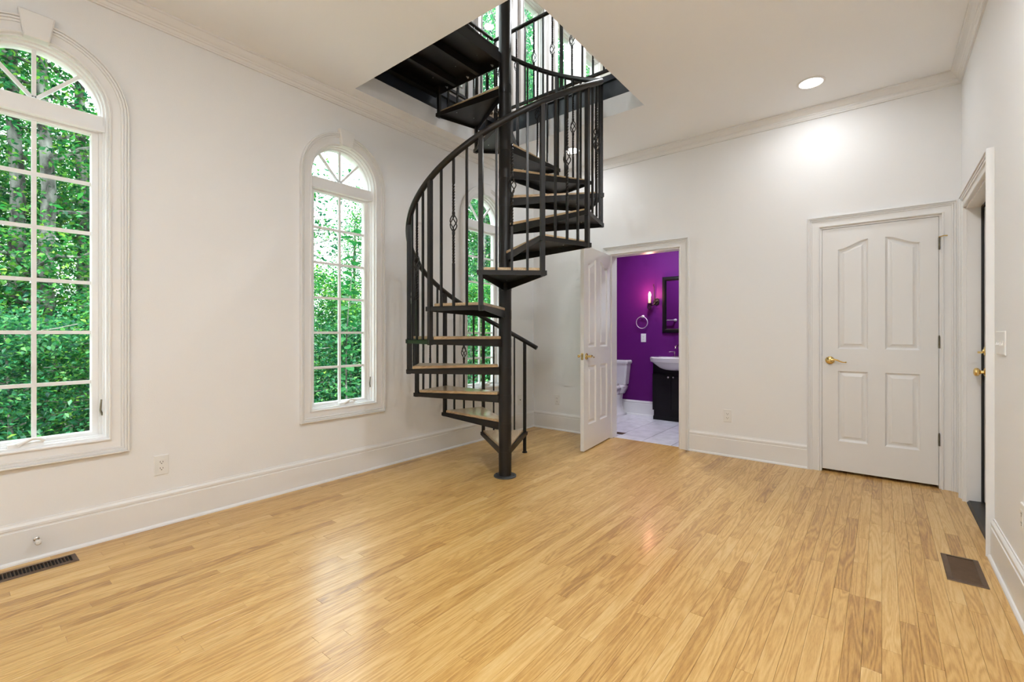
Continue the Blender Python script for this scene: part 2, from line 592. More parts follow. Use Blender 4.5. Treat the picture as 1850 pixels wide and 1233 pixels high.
# ----------------------------------------------------------------- crown and baseboards
crown = [(0, 0), (0.062, 0), (0.062, -0.010), (0.054, -0.014), (0.046, -0.030), (0.034, -0.046), (0.026, -0.052),
         (0.026, -0.060), (0.020, -0.064), (0.016, -0.080), (0.012, -0.084), (0.012, -0.0925), (0, -0.0925)]
base = [(0, 0), (0.028, 0), (0.027, 0.008), (0.022, 0.015), (0.016, 0.018), (0.016, 0.160), (0.012, 0.163), (0.012, 0.170),
        (0.015, 0.174), (0.015, 0.186), (0.010, 0.194), (0.006, 0.198), (0.005, 0.205), (0, 0.205)]


def run(name, path, prof, z, mat=M['trim']):
    o = MB().sweep(path, prof, lambda a, b, h: (a, b, z + h)).build(name, mat)
    return tag(o, kind='structure')


run('trim_crown', [(W, YF), (W, 0), (0, 0), (0, YF)], crown, H)
run('baseboard_left', [(BD[0] - 0.09, 0), (0, 0), (0, YF)], base, 0)
run('baseboard_back', [(CD[0] - 0.077, 0), (BD[1] + 0.092, 0)], base, 0)
run('baseboard_right', [(W, YF), (W, RD[0] - 0.093)], base, 0)

# ----------------------------------------------------------------- arched windows
casing = [(0, 0), (0, 0.017), (0.005, 0.020), (0.011, 0.018), (0.012, 0.010), (0.053, 0.013), (0.054, 0.020), (0.061, 0.021),
          (0.0625, 0.017), (0.066, 0.017), (0.067, 0.025), (0.074, 0.026), (0.075, 0.022), (0.078, 0.022), (0.079, 0.032), (0.086, 0.032), (0.089, 0.027), (0.089, 0)]


WIN_LABEL = ['white arched window nearest the camera, cut by the left picture edge', 'white arched window in the middle of the left wall',
             'white arched window behind the spiral staircase', 'white arched window beside the camera, out of view']


def arch_window(idx, yc, crank):
    root = thing('window_%d' % idx, WIN_LABEL[idx - 1], None, (0, yc, SILL_Z), kind='structure')
    loop = arch_loop(yc)
    MB().sweep(loop, casing, fn_left, True).build('casing', M['trim'], root, 35)
    key = [(yc - 0.047, 2.672), (yc + 0.047, 2.672), (yc + 0.068, 2.803), (yc - 0.068, 2.803)]
    k = MB().rings([[fn_left(a, b, 0.0) for a, b in key], [fn_left(a, b, 0.040) for a, b in key],
                    [fn_left(a, b, 0.044) for a, b in inset(key, 0.005)]])
    k.build('keystone', M['trim'], root)
    fr = [(0, -0.001), (-0.010, -0.001), (-0.010, -0.030), (-0.018, -0.033), (-0.018, -0.150), (0, -0.150)]
    MB().sweep(loop, fr, fn_left, True).build('window_frame', M['vinyl'], root, 35)
    # transom bar between casement and arch light
    MB().sweep([(yc - 0.277, 2.315), (yc + 0.277, 2.315)],
               [(-0.012, -0.020), (0.004, -0.020), (0.006, -0.028), (0.022, -0.028), (0.024, -0.036), (0.076, -0.036),
                (0.080, -0.045), (0.080, -0.14), (-0.012, -0.14)],
               fn_left).build('transom_bar', M['vinyl'], root)
    # casement sash
    sash = [(yc - 0.224, 0.611), (yc - 0.224, 2.286), (yc + 0.224, 2.286), (yc + 0.224, 0.611)]
    MB().sweep(sash, [(0, -0.070), (0.004, -0.064), (0.030, -0.064), (0.032, -0.056), (0.047, -0.054), (0.047, -0.105), (0, -0.105)], fn_left, True
               ).build('casement_sash', M['vinyl'], root)
    # muntins and panes
    rows = 6; ph = (2.286 - 0.611) / rows
    mw = 0.0095
    MB().box(-0.092, yc - mw, 0.611, -0.073, yc + mw, 2.286).build('muntin', M['vinyl'], root)
    for r in range(1, rows):
        z = 0.611 + ph * r
        MB().box(-0.091, yc - 0.224, z - mw, -0.074, yc + 0.224, z + mw).build('muntin', M['vinyl'], root)
    for r in range(rows):
        for s_ in (0, 1):
            ya = yc - 0.224 if s_ == 0 else yc + mw
            yb = yc - mw if s_ == 0 else yc + 0.224
            MB().box(-0.0855, ya, 0.611 + ph * r + (mw if r else 0), -0.0815, yb,
                     0.611 + ph * (r + 1) - (mw if r < rows - 1 else 0)).build('pane', M['glass'], root)
    # arch light
    zc, R = 2.397, 0.260
    ring = [(yc - R, zc)] + [(yc + R * math.cos(math.pi - math.pi * k / 24), zc + R * math.sin(math.pi * k / 24)) for k in range(1, 24)] + [(yc + R, zc)]
    MB().sweep(ring, [(0, -0.072), (0.003, -0.062), (0.012, -0.060), (0.012, -0.105), (0, -0.105)], fn_left, True
               ).build('arch_sash', M['vinyl'], root)
    for ang in (48, 90, 132):
        a = math.radians(ang); d = Vector((math.cos(a), math.sin(a))); n = Vector((-d.y, d.x)) * 0.0085
        p0 = Vector((yc, zc)) + d * 0.012; p1 = Vector((yc, zc)) + d * R
        MB().prism([p0 - n, p1 - n, p1 + n, p0 + n], fn_left, -0.092, -0.073).build('muntin', M['vinyl'], root)
    for a0, a1 in ((0, 48), (48, 90), (90, 132), (132, 180)):
        pts = [(yc, zc)] + [(yc + R * math.cos(math.radians(a0 + (a1 - a0) * k / 6)), zc + R * math.sin(math.radians(a0 + (a1 - a0) * k / 6))) for k in range(7)]
        MB().prism(pts, fn_left, -0.0855, -0.0815).build('arch_pane', M['glass'], root)
    # crank operator on the sill and lock lever on the jamb
    c0 = yc + crank
    h = MB()
    h.rings([[(-0.040, c0 - 0.07, 0.580), (-0.004, c0 - 0.07, 0.580), (-0.006, c0 - 0.07, 0.600), (-0.040, c0 - 0.07, 0.604)],
             [(-0.040, c0 + 0.06, 0.580), (-0.004, c0 + 0.06, 0.580), (-0.008, c0 + 0.06, 0.604), (-0.040, c0 + 0.06, 0.608)]])
    ho = h.build('crank_housing', M['vinyl'], root)
    MB().tube([(0.002, c0 - 0.035, 0.598), (0.006, c0 - 0.02, 0.606), (0.008, c0 + 0.015, 0.622), (0.006, c0 + 0.045, 0.618), (0.003, c0 + 0.062, 0.607)],
              [0.011, 0.010, 0.008, 0.008, 0.010], 8).build('crank_handle', M['vinyl'], ho, 40)
    MB().box(-0.052, yc + 0.2715, 0.68, -0.032, yc + 0.2765, 0.82).build('lock_plate', M['vinyl'], root)
    MB().tube([(-0.042, yc + 0.268, 0.70), (-0.034, yc + 0.258, 0.73), (-0.030, yc + 0.262, 0.79)], [0.006, 0.005, 0.004], 6
              ).build('lock_lever', M['hinge'], root, 40)
    return root


for i_, (y_, c_) in enumerate(zip(WIN_Y, (-0.03, 0.03, 0.03, 0.0))):
    arch_window(i_ + 1, y_, c_)


def flat_window(idx, fn, ac, half, z0, z1, cols, rows, cw=0.089):
    p = fn(ac, z0, 0)
    root = thing('window_%d' % idx, None, None, p, kind='structure')
    loop = [(ac - half, z0), (ac - half, z1), (ac + half, z1), (ac + half, z0)]
    k = cw / 0.089
    MB().sweep(loop, [(o * k, h) for o, h in casing], fn, True).build('casing', M['trim'], root, 35)
    MB().sweep(loop, [(0, -0.001), (-0.010, -0.001), (-0.010, -0.03), (-0.02, -0.033), (-0.02, -0.15), (0, -0.15)], fn, True
               ).build('window_frame', M['vinyl'], root)
    g = half - 0.035
    za, zb = z0 + 0.035, z1 - 0.035
    MB().sweep([(ac - g, za), (ac - g, zb), (ac + g, zb), (ac + g, za)],
               [(0, -0.07), (0.004, -0.064), (0.018, -0.064), (0.018, -0.105), (0, -0.105)], fn, True).build('sash', M['vinyl'], root)
    for c in range(1, cols):
        a = ac - g + 2 * g * c / cols
        MB().prism(rect(a - 0.009, za, a + 0.009, zb), fn, -0.092, -0.073).build('muntin', M['vinyl'], root)
    for r in range(1, rows):
        z = za + (zb - za) * r / rows
        MB().prism(rect(ac - g, z - 0.009, ac + g, z + 0.009), fn, -0.091, -0.074).build('muntin', M['vinyl'], root)
    MB().prism(rect(ac - g, za, ac + g, zb), fn, -0.0855, -0.0815).build('pane', M['glass'], root)


for k_, y_ in enumerate(UP_Y):
    flat_window(5 + k_, fn_left, y_, UP_HALF, UP_Z0, UP_Z1, 1, 1)
for k_, w_ in enumerate(FWIN):
    flat_window(5 + len(UP_Y) + k_, lambda a, b, h: (a, YF + h, b), (w_[0] + w_[2]) / 2, (w_[2] - w_[0]) / 2, w_[1], w_[3], 3, 4)


# ----------------------------------------------------------------- doors
def door_casing(name, fn, a0, a1, z1, depth):
    loop = [(a0, 0), (a0, z1), (a1, z1), (a1, 0)]
    o = MB().sweep(loop, casing, fn).build(name, M['trim'], None, 35)
    tag(o, kind='structure')
    MB().sweep(loop, [(0, -0.0005), (-0.014, -0.0005), (-0.014, -depth), (0, -depth)], fn).build('door_jamb', M['trim'], o)
    return o


def panel_loop(a0, b0, a1, b1, rise, side, d):
    """outline of a panel, inset by d; rise lifts one end of the top in an ogee"""
    pts = [(a0 + d, b0 + d), (a1 - d, b0 + d)]
    n = 10
    for k in range(n + 1):
        t = k / n
        a = a1 - d - (a1 - a0 - 2 * d) * t
        q = (a - a0) / (a1 - a0)
        q = q if side > 0 else 1 - q
        s = q * q * (3 - 2 * q)
        pts.append((a, b1 + rise * s - d * (1.0 if rise == 0 else 1.05)))
    return pts


def door_leaf(root, fn, a0, a1, z0, z1, thick):
    """fn(a, b, h): h = 0 on the visible face, negative into the leaf"""
    w = a1 - a0; k = w / 0.747
    specs = [(0.112, 0.317, 1.013, 1.840, 0.068, 1), (0.427, 0.640, 1.013, 1.840, 0.068, -1),
             (0.112, 0.317, 0.245, 0.829, 0, 1), (0.427, 0.640, 0.245, 0.829, 0, 1)]
    holes = [panel_loop(a0 + s[0] * k, z0 + s[2], a0 + s[1] * k, z0 + s[3], s[4], s[5], 0) for s in specs]
    mb = holed(rect(a0, z0, a1, z1), holes, fn, 0, -0.0165)
    leaf = mb.build('leaf', M['door'], root)
    MB().prism(rect(a0, z0, a1, z1), fn, -0.0166, -thick).build('leaf_core', M['door'], root)
    for s in specs:
        L_ = [(0.0, -0.0005), (0.009, -0.0125), (0.016, -0.0158), (0.021, -0.0150), (0.042, -0.0045), (0.0425, -0.002)]
        rings = [[fn(a, b, h) for a, b in panel_loop(a0 + s[0] * k, z0 + s[2], a0 + s[1] * k, z0 + s[3], s[4], s[5], d)] for d, h in L_]
        mb = MB().rings(rings, caps=False)
        n = len(rings[0]); mb.f.append(tuple(5 * n + j for j in range(n)))
        mb.build('door_panel', M['door'], root, 25)
    return leaf


def lever(root, fn, a, z, dirn, h0=0.0, sgn=1):
    """rosette and curved lever; dirn = +1 lever points to +a"""
    o = Vector(fn(a, z, h0)); ax = (Vector(fn(a, z, h0 + sgn)) - o).normalized()
    r = MB().lathe([(0.033, 0), (0.033, 0.004), (0.030, 0.008), (0.020, 0.011), (0.012, 0.014), (0.0105, 0.034), (0.013, 0.038), (0.013, 0.052), (0.008, 0.055)], o, ax, 24)
    ro = r.build('rosette', M['brass'], root, 40)
    pts = []; rad = []
    for t in (0, 0.15, 0.3, 0.45, 0.6, 0.75, 0.9, 1.0):
        s = 0.110 * t * dirn
        dz = 0.010 * math.sin(t * math.pi * 1.7) - 0.004 * t
        pts.append(Vector(fn(a + s, z + dz, h0)) + ax * (0.046 - 0.010 * t)); rad.append(0.0085 - 0.0045 * t)
    mb = MB().tube(pts, rad, 8)
    mb.lathe([(0.001, -0.007), (0.005, -0.005), (0.0068, 0), (0.005, 0.005), (0.001, 0.007)], pts[-1], ax, 10)
    mb.build('lever_handle', M['brass'], ro, 40)


def hinge(root, p, axis_h=0.088):
    p = Vector(p)
    h = MB().tube([p - Vector((0, 0, axis_h / 2)), p + Vector((0, 0, axis_h / 2))], 0.0062, 10)
    h.lathe([(0.004, 0), (0.0055, 0.004), (0.003, 0.009)], p + Vector((0, 0, axis_h / 2)), (0, 0, 1), 10)
    h.build('hinge', M['hinge'], root, 40)


# closed white door in the back wall
door_casing('trim_door_back', fn_back, CD[0], CD[1], CD[2], 0.12)
d1 = thing('door_1', 'closed white four panel door with brass lever in the back wall', None, (CD[0], 0, 0), kind='structure')
door_leaf(d1, lambda a, b, h: fn_back(a, b, h - 0.004), 3.0195, 3.7475, 0.022, 2.041, 0.036)
lever(d1, fn_back, 3.074, 0.938, 1, -0.004)
MB().box(3.0165, 0.005, 0.905, 3.0195, 0.03, 0.975).build('strike_plate', M['hinge'], d1)
for z_ in (1.837, 1.096, 0.364):
    hinge(d1, (3.7505, -0.004, z_))
# spring door stop on the top hinge pin
MB().tube([(3.7505, -0.008, 1.886), (3.775, -0.028, 1.890), (3.792, -0.040, 1.886)], [0.004, 0.004, 0.005], 8).build('hinge_pin_stop', M['brass'], d1, 40)

# open bathroom door
door_casing('trim_door_bathroom', fn_back, BD[0], BD[1], BD[2], 0.12)
HX = BD[0] + 0.004
d2 = thing('door_2', 'white four panel door standing open at the purple bathroom', None, (HX, -0.012, 0), kind='structure')
LW = 0.752
DA = math.radians(-83.2)
DD = (math.cos(DA), math.sin(DA)); DN = (-math.sin(DA), math.cos(DA))


def fn_d2(a, b, h):     # a runs from the free edge to the hinge so panels keep their sides
    return (HX + DD[0] * (LW - a) + DN[0] * h, -0.012 + DD[1] * (LW - a) + DN[1] * h, b)


door_leaf(d2, fn_d2, 0.0, LW, 0.014, 2.026, 0.036)
lever(d2, fn_d2, 0.062, 0.938, 1, 0.0)
lever(d2, fn_d2, 0.062, 0.938, 1, -0.036, -1)
MB().rings([[fn_d2(-0.0006, b, h) for b, h in ((0.905, -0.030), (0.97, -0.030), (0.97, -0.006), (0.905, -0.006))],
            [fn_d2(0.0005, b, h) for b, h in ((0.905, -0.030), (0.97, -0.030), (0.97, -0.006), (0.905, -0.006))]]).build('latch_plate', M['brass'], d2)
for z_ in (1.84, 1.10, 0.36):
    hinge(d2, (HX - 0.040, -0.012, z_))

# entry door, recessed in the right wall
door_casing('trim_door_right', fn_right, RD[0], RD[1], RD[2], 0.20)
d3 = thing('door_3', 'white entry door with brass knob and deadbolt in right wall', None, (W + 0.085, RD[1], 0), kind='structure')


def fn_d3(a, b, h):
    return (W + 0.085 - h, a, b)


door_leaf(d3, fn_d3, RD[0] + 0.016, RD[1] - 0.016, 0.03, 2.022, 0.044)
g_ = MB()
g_.box(W + 0.071, RD[1] - 0.026, 0.02, W + 0.0845, RD[1] - 0.014, 2.026)
g_.build('weather_strip', M['gasket'], d3)
MB().box(W + 0.071, RD[0] + 0.014, 0.02, W + 0.0845, RD[0] + 0.026, 2.026).build('weather_strip', M['gasket'], d3)
MB().box(W + 0.071, RD[0] + 0.026, 2.012, W + 0.0845, RD[1] - 0.026, 2.026).build('weather_strip', M['gasket'], d3)
kn = MB().lathe([(0.033, 0), (0.033, 0.003), (0.026, 0.009), (0.013, 0.013), (0.0115, 0.026), (0.018, 0.030), (0.027, 0.038), (0.0285, 0.047),
                 (0.025, 0.056), (0.014, 0.061), (0.002, 0.062)], (W + 0.085, -0.345, 0.905), (-1, 0, 0), 24)
kn.build('door_knob', M['brass'], d3, 40)
db = MB().lathe([(0.033, 0), (0.033, 0.004), (0.028, 0.010), (0.012, 0.013), (0.010, 0.018)], (W + 0.085, -0.345, 1.045), (-1, 0, 0), 24)
dbo = db.build('deadbolt_rose', M['brass'], d3, 40)
MB().box(W + 0.044, -0.349, 1.030, W + 0.068, -0.341, 1.044).build('thumb_turn', M['brass'], dbo)
th = MB().rings([[(W + 0.001, y, 0.001), (W + 0.012, y, 0.016), (W + 0.10, y, 0.020), (W + 0.199, y, 0.018), (W + 0.199, y, -0.018), (W + 0.001, y, -0.018)]
                 for y in (RD[0] + 0.0145, RD[1] - 0.0145)])
tag(th.build('trim_threshold', M['threshold']), kind='structure')
tag(MB().box(W + 0.2, RD[0] - 0.2, 0, W + 0.24, RD[1] + 0.2, 2.3).build('wall_porch', M['siding']), kind='structure')
tag(MB().box(CD[0] - 0.02, 0.165, 0, CD[1] + 0.02, 0.185, 2.2).build('wall_closet', M['wall']), kind='structure')

# ----------------------------------------------------------------- spiral staircase
def ang(i): return TH0 + DTH * i


def pol(r, i, z=0.0):
    return Vector((PX + r * math.cos(ang(i)), PY + r * math.sin(ang(i)), z))


def rail_z(i): return RISE * i + 1.09


stair = thing('spiral_staircase', 'black steel spiral staircase with wooden treads rising into the ceiling well', 'staircase', (PX, PY, 0))
MB().lathe([(0.0515, 0.012), (0.0515, 4.55), (0.047, 4.56)], (PX, PY, 0), n=36).build('centre_pole', M['steel'], stair, 40)
fl = MB().lathe([(0.092, 0.001), (0.092, 0.010), (0.088, 0.013), (0.052, 0.013)], (PX, PY, 0), n=36).build('base_flange', M['flange'], stair, 40)
for k in range(4):
    a = math.radians(20 + 90 * k)
    MB().lathe([(0.008, 0), (0.008, 0.005), (0.003, 0.007)], (PX + 0.074 * math.cos(a), PY + 0.074 * math.sin(a), 0.013), n=8).build('bolt', M['flange'], fl)


def tread(n):
    zt = RISE * n - 0.025
    e = 0.055                                    # angular margin (in tread units)
    i0, i1 = n - 1 - e, n + e
    ro = SR + 0.022
    A, B = pol(ro, i0), pol(ro, i1)              # outer corners
    c, d = pol(0.0525, i0 - 0.25), pol(0.0525, i1 + 0.25)
    mids = [pol(0.0525, i0 - 0.25 + (i1 - i0 + 0.5) * k / 4) for k in range(5)]
    poly = [(A.x, A.y), (B.x, B.y)] + [(m.x, m.y) for m in reversed(mids)]
    mb = MB().prism(poly, fn_up, zt - 0.005, zt)

    def flange(P, Q, hp, hq, t=0.006):
        P = Vector((P.x, P.y)); Q = Vector((Q.x, Q.y))
        dd = (Q - P).normalized(); nn = Vector((-dd.y, dd.x)) * t
        mb.rings([[(P.x, P.y, zt - hp), (P.x + nn.x, P.y + nn.y, zt - hp), (P.x + nn.x, P.y + nn.y, zt + 0.001), (P.x, P.y, zt + 0.001)],
                  [(Q.x, Q.y, zt - hq), (Q.x + nn.x, Q.y + nn.y, zt - hq), (Q.x + nn.x, Q.y + nn.y, zt + 0.001), (Q.x, Q.y, zt + 0.001)]])
    flange(A, B, 0.030, 0.030)
    flange(B, d, 0.030, 0.062)
    flange(c, A, 0.062, 0.030)
    mb.lathe([(0.0518, -0.068), (0.0528, -0.068), (0.0528, 0.004), (0.0518, 0.004)], (PX, PY, zt), n=28)
    t = mb.build('tread', M['steel'], stair, 30)
    # wooden board on top
    wo = SR - 0.026
    wa, wb = pol(wo, n - 1 + 0.03), pol(wo, n + 0.02)
    h0, h1 = pol(0.064, n - 1 - 0.35), pol(0.064, n + 0.35)
    hm = pol(0.064, n - 0.5)
    wpoly = [(wa.x, wa.y), (wb.x, wb.y), (h1.x, h1.y), (hm.x, hm.y), (h0.x, h0.y)]
    rg = []
    for d_, z_ in ((0.003, 0.001), (0.0, 0.006), (0.0, 0.018), (0.003, 0.023), (0.008, 0.025)):
        q = inset(wpoly, d_) if d_ else wpoly
        rg.append([(a - PX, b - PY, 0) for a, b in q])
        rg[-1] = [(x, y, z_) for x, y, _ in rg[-1]]
    # local frame: x along the tread so that the grain follows it
    ca = ang(n - 0.5)
    R = Matrix.Rotation(-ca, 3, 'Z')
    rg = [[tuple(R @ Vector(p)) for p in r_] for r_ in rg]
    mb2 = MB().rings(rg)
    me = mesh_from('wood_board', mb2.v, mb2.f, M['tread_wood'], 30)
    o = bpy.data.objects.new('wood_board', me)
    COL.objects.link(o)
    o.parent = t
    o.matrix_local = Matrix.Translation((PX, PY, zt)) @ Matrix.Rotation(ca, 4, 'Z')
    for r_, f_ in ((0.22, 0.5), (0.62, 0.22), (0.62, 0.78)):
        p = pol(r_, n - 1 + f_)
        MB().lathe([(0.0045, 0), (0.004, -0.003), (0.001, -0.004)], (p.x, p.y, zt - 0.005), n=8).build('screw', M['screw'], t)


for n in range(1, 15):
    tread(n)


def square_bar(mb, p, z0, z1, half, a0, twist=None):
    """square bar along z; twist = list of (za, zb, turns)"""
    zs = [(z0, 0.0)]
    acc = 0.0
    for za, zb, tr in (twist or []):
        if za <= z0 or zb >= z1: continue
        zs.append((za, acc))
        k = 18
        for q in range(1, k + 1):
            zs.append((za + (zb - za) * q / k, acc + tr * 2 * math.pi * q / k))
        acc += tr * 2 * math.pi
    zs.append((z1, acc))
    rg = []
    for z, a in zs:
        rg.append([(p[0] + half * 1.414 * math.cos(a0 + a + math.pi / 4 + k * math.pi / 2),
                    p[1] + half * 1.414 * math.sin(a0 + a + math.pi / 4 + k * math.pi / 2), z) for k in range(4)])
    mb.rings(rg)


def basket(parent, p, zc, a0, h=0.112, r=0.026):
    mb = MB()
    for k in range(4):
        pts = []
        for q in range(9):
            t = q / 8
            a = a0 + k * math.pi / 2 + t * math.pi * 0.9
            rr = 0.004 + (r - 0.004) * math.sin(math.pi * t) ** 0.9
            pts.append((p[0] + rr * math.cos(a), p[1] + rr * math.sin(a), zc - h / 2 + h * t))
        mb.tube(pts, 0.0040, 5)
    for s in (-1, 1):
        mb.lathe([(0.0085, -0.011), (0.0105, -0.007), (0.0105, 0.007), (0.0085, 0.011)], (p[0], p[1], zc + s * (h / 2 + 0.009)), n=8)
    mb.build('basket_knuckle', M['steel'], parent, 40)


def baluster(parent, p, z0, z1, a0, zb=None):
    if zb is None:
        mb = MB(); square_bar(mb, p, z0, z1, 0.0071, a0)
        return mb.build('baluster', M['steel'], parent)
    mb = MB()
    square_bar(mb, p, z0, zb - 0.060, 0.0071, a0, [(zb - 0.27, zb - 0.075, 2.5)])
    square_bar(mb, p, zb + 0.060, z1, 0.0071, a0, [(zb + 0.075, zb + 0.27, 2.5)])
    o = mb.build('baluster', M['steel'], parent)
    basket(o, p, zb, a0)
    return o


for n in range(0, 15):                            # posts at the tread corners
    z0 = 0.014 if n == 0 else RISE * n - 0.060
    p = pol(SR, n)
    mb = MB(); square_bar(mb, p, z0, rail_z(n) - 0.012, 0.0142, ang(n))
    if n == 0:
        mb.lathe([(0.025, 0.001), (0.025, 0.008), (0.018, 0.015)], (p.x, p.y, 0), n=16)
    mb.build('newel_post', M['steel'], stair)
for n in range(1, 15):
    for f_ in (0.25, 0.5, 0.75):
        i = n - 1 + f_
        # tread ends are straight, so the balusters stand on the chord
        A, B = pol(SR, n - 1), pol(SR, n)
        p = A.lerp(B, f_)
        p = p.lerp(pol(SR, i), 0.55)
        z0 = RISE * n - 0.024
        baluster(stair, (p.x, p.y), z0, rail_z(i) - 0.01, ang(i), z0 + 0.553 if f_ == 0.5 else None)
pts = [pol(SR, i, rail_z(i)) for i in [-0.30 + 0.1 * k for k in range(145)]]
hr = MB().tube(pts, 0.0212, 14)
hr.build('handrail', M['steel'], stair, 50)

# landing plate with ribs, carried by the pole
LX1 = 1.015
land = MB().box(WX0 + 0.012, WY0 + 0.006, ZU - 0.006, LX1, PY - 0.01, ZU).build('landing_plate', M['steel'], stair)
zr = ZU - 0.082
edge = MB()
edge.box(LX1 - 0.006, WY0 + 0.006, zr, LX1, PY - 0.01, ZU - 0.006)
edge.box(WX0 + 0.012, PY - 0.016, zr, LX1 - 0.006, PY - 0.010, ZU - 0.006)
edge.box(WX0 + 0.012, WY0 + 0.006, zr, WX0 + 0.018, PY - 0.016, ZU - 0.006)
edge.box(WX0 + 0.012, WY0 + 0.006, zr, LX1 - 0.006, WY0 + 0.012, ZU - 0.0061)
edge.box(WX0 + 0.012, WY0 + 0.006, zr - 0.006, WX0 + 0.070, PY - 0.010, zr)
edge.build('landing_edge', M['steel'], land)
for x in (0.455, 0.735):
    MB().box(x - 0.018, WY0 + 0.013, zr + 0.012, x + 0.018, PY - 0.017, ZU - 0.0065).build('landing_rib', M['steel'], land)
MB().box(WX0 + 0.012, WY0 + 0.006, ZU + 0.0005, LX1 - 0.04, PY - 0.05, ZU + 0.022).build('landing_board', M['tread_wood'], land)
for x in (0.36, 0.62, 0.90):
    MB().lathe([(0.009, 0), (0.009, 0.006), (0.004, 0.009), (0.004, 0.022)], (x, PY - 0.0165, zr + 0.03), (0, -1, 0), 8).build('bolt', M['screw'], land)
for x in (0.60, 0.85, 0.32):
    for y in (-2.35, -1.95):
        MB().lathe([(0.0045, 0), (0.004, -0.003), (0.001, -0.004)], (x, y, ZU - 0.006), n=8).build('screw', M['screw'], land)

# steel channel lining the well above the drywall return
ch = MB().sweep(well, [(-0.029, ZS + 0.001), (0.0, ZS + 0.001), (0.0, ZS + 0.022), (-0.020, ZS + 0.026), (-0.020, ZS + 0.155), (0.0, ZS + 0.160),
                       (0.0, ZS + 0.212), (-0.06, ZS + 0.212), (-0.06, ZU + 0.001), (-0.029, ZU + 0.001)], fn_up, True)
tag(ch.build('well_channel', M['channel']), 'black steel channel lining the square stair well above the ceiling', 'steel frame')

# guard rail on the upper floor
GY = WY1 + 0.024
g = thing('guard_railing', 'black upper floor guard railing along back edge of the stair well', 'railing', (WX0, GY, ZU + 0.033), )


def rail_bar(name, p, q, r, parent):
    MB().tube([p, q], r, 12).build(name, M['steel'], parent, 40)


rail_bar('top_rail', (WX0 - 0.02, GY, 4.314), (WX1 + 0.02, GY, 4.314), 0.019, g)
MB().box(WX0 - 0.02, GY - 0.012, 3.507, WX1 + 0.02, GY + 0.012, 3.530).build('bottom_rail', M['steel'], g)
for k in range(15):
    x = 0.241 + 0.111 * k
    baluster(g, (x, GY), 3.528, 4.30, 0, 3.935 if k % 2 == 0 else None)
for x in (WX0 - 0.005, WX1 + 0.005, 1.01):
    mb = MB(); square_bar(mb, (x, GY), ZU + 0.034, 4.30, 0.0125, 0); mb.build('newel_post', M['steel'], g)
GX = WX0 - 0.024
g2 = thing('guard_railing', 'black upper floor guard railing on the left edge of the stair well', 'railing', (GX, -1.75, ZU + 0.033))
rail_bar('top_rail', (GX, -1.76, 4.314), (GX, WY1 - 0.01, 4.314), 0.019, g2)
MB().box(GX - 0.012, -1.76, 3.507, GX + 0.012, WY1 - 0.01, 3.530).build('bottom_rail', M['steel'], g2)
for k in range(7):
    y = -1.70 + 0.111 * k
    baluster(g2, (GX, y), 3.528, 4.30, 0, 3.935 if k % 2 == 0 else None)
mb = MB(); square_bar(mb, (GX, -1.755), ZU + 0.034, 4.30, 0.0125, 0); mb.build('newel_post', M['steel'], g2)


# ----------------------------------------------------------------- ceiling lights
def can_light(x, y, z, label, watts, col, group=None, r=0.078):
    t = thing('recessed_light', label, 'ceiling light', (x, y, z), group)
    MB().lathe([(r, -0.0005), (r + 0.018, -0.0005), (r + 0.018, -0.004), (r + 0.006, -0.008), (r, -0.006)], (x, y, z), n=36, closed=True).build('trim_ring', M['trim'], t, 40)
    MB().lathe([(r - 0.001, -0.0006), (r - 0.001, -0.003), (0.001, -0.0035)], (x, y, z), n=36).build('lens', M['lens'], t, 40)
    ld = bpy.data.lights.new('lamp', 'AREA')
    ld.shape = 'DISK'; ld.size = 2 * r - 0.01; ld.energy = watts; ld.color = col
    lo = bpy.data.objects.new('lamp', ld)
    COL.objects.link(lo)
    lo.parent = t
    lo.location = (0, 0, -0.010)
    return t


WARM = (0.925, 0.962, 1.0)
can_light(2.99, -0.50, H, 'lit round recessed ceiling light in front of the closed white door', CAN_WATTS * 0.22, WARM)
can_light(0.866, -0.505, H, 'lit round recessed ceiling light seen between the stair balusters', CAN_WATTS * 0.2, WARM)
for x, y in ((3.0, -2.9), (3.0, -5.8), (3.0, -4.35)):
    can_light(x, y, H, 'lit round recessed ceiling light nearer the camera', CAN_WATTS, WARM, 'ceiling lights behind the camera')
for x, y in ((1.2, 0.7), (2.9, -6.0)):  # unseen lamps, added to brighten the upper storey
    can_light(x, y, HU, 'unseen recessed light added to brighten the upper storey', UPPER_WATTS, WARM, 'added upper storey lights')


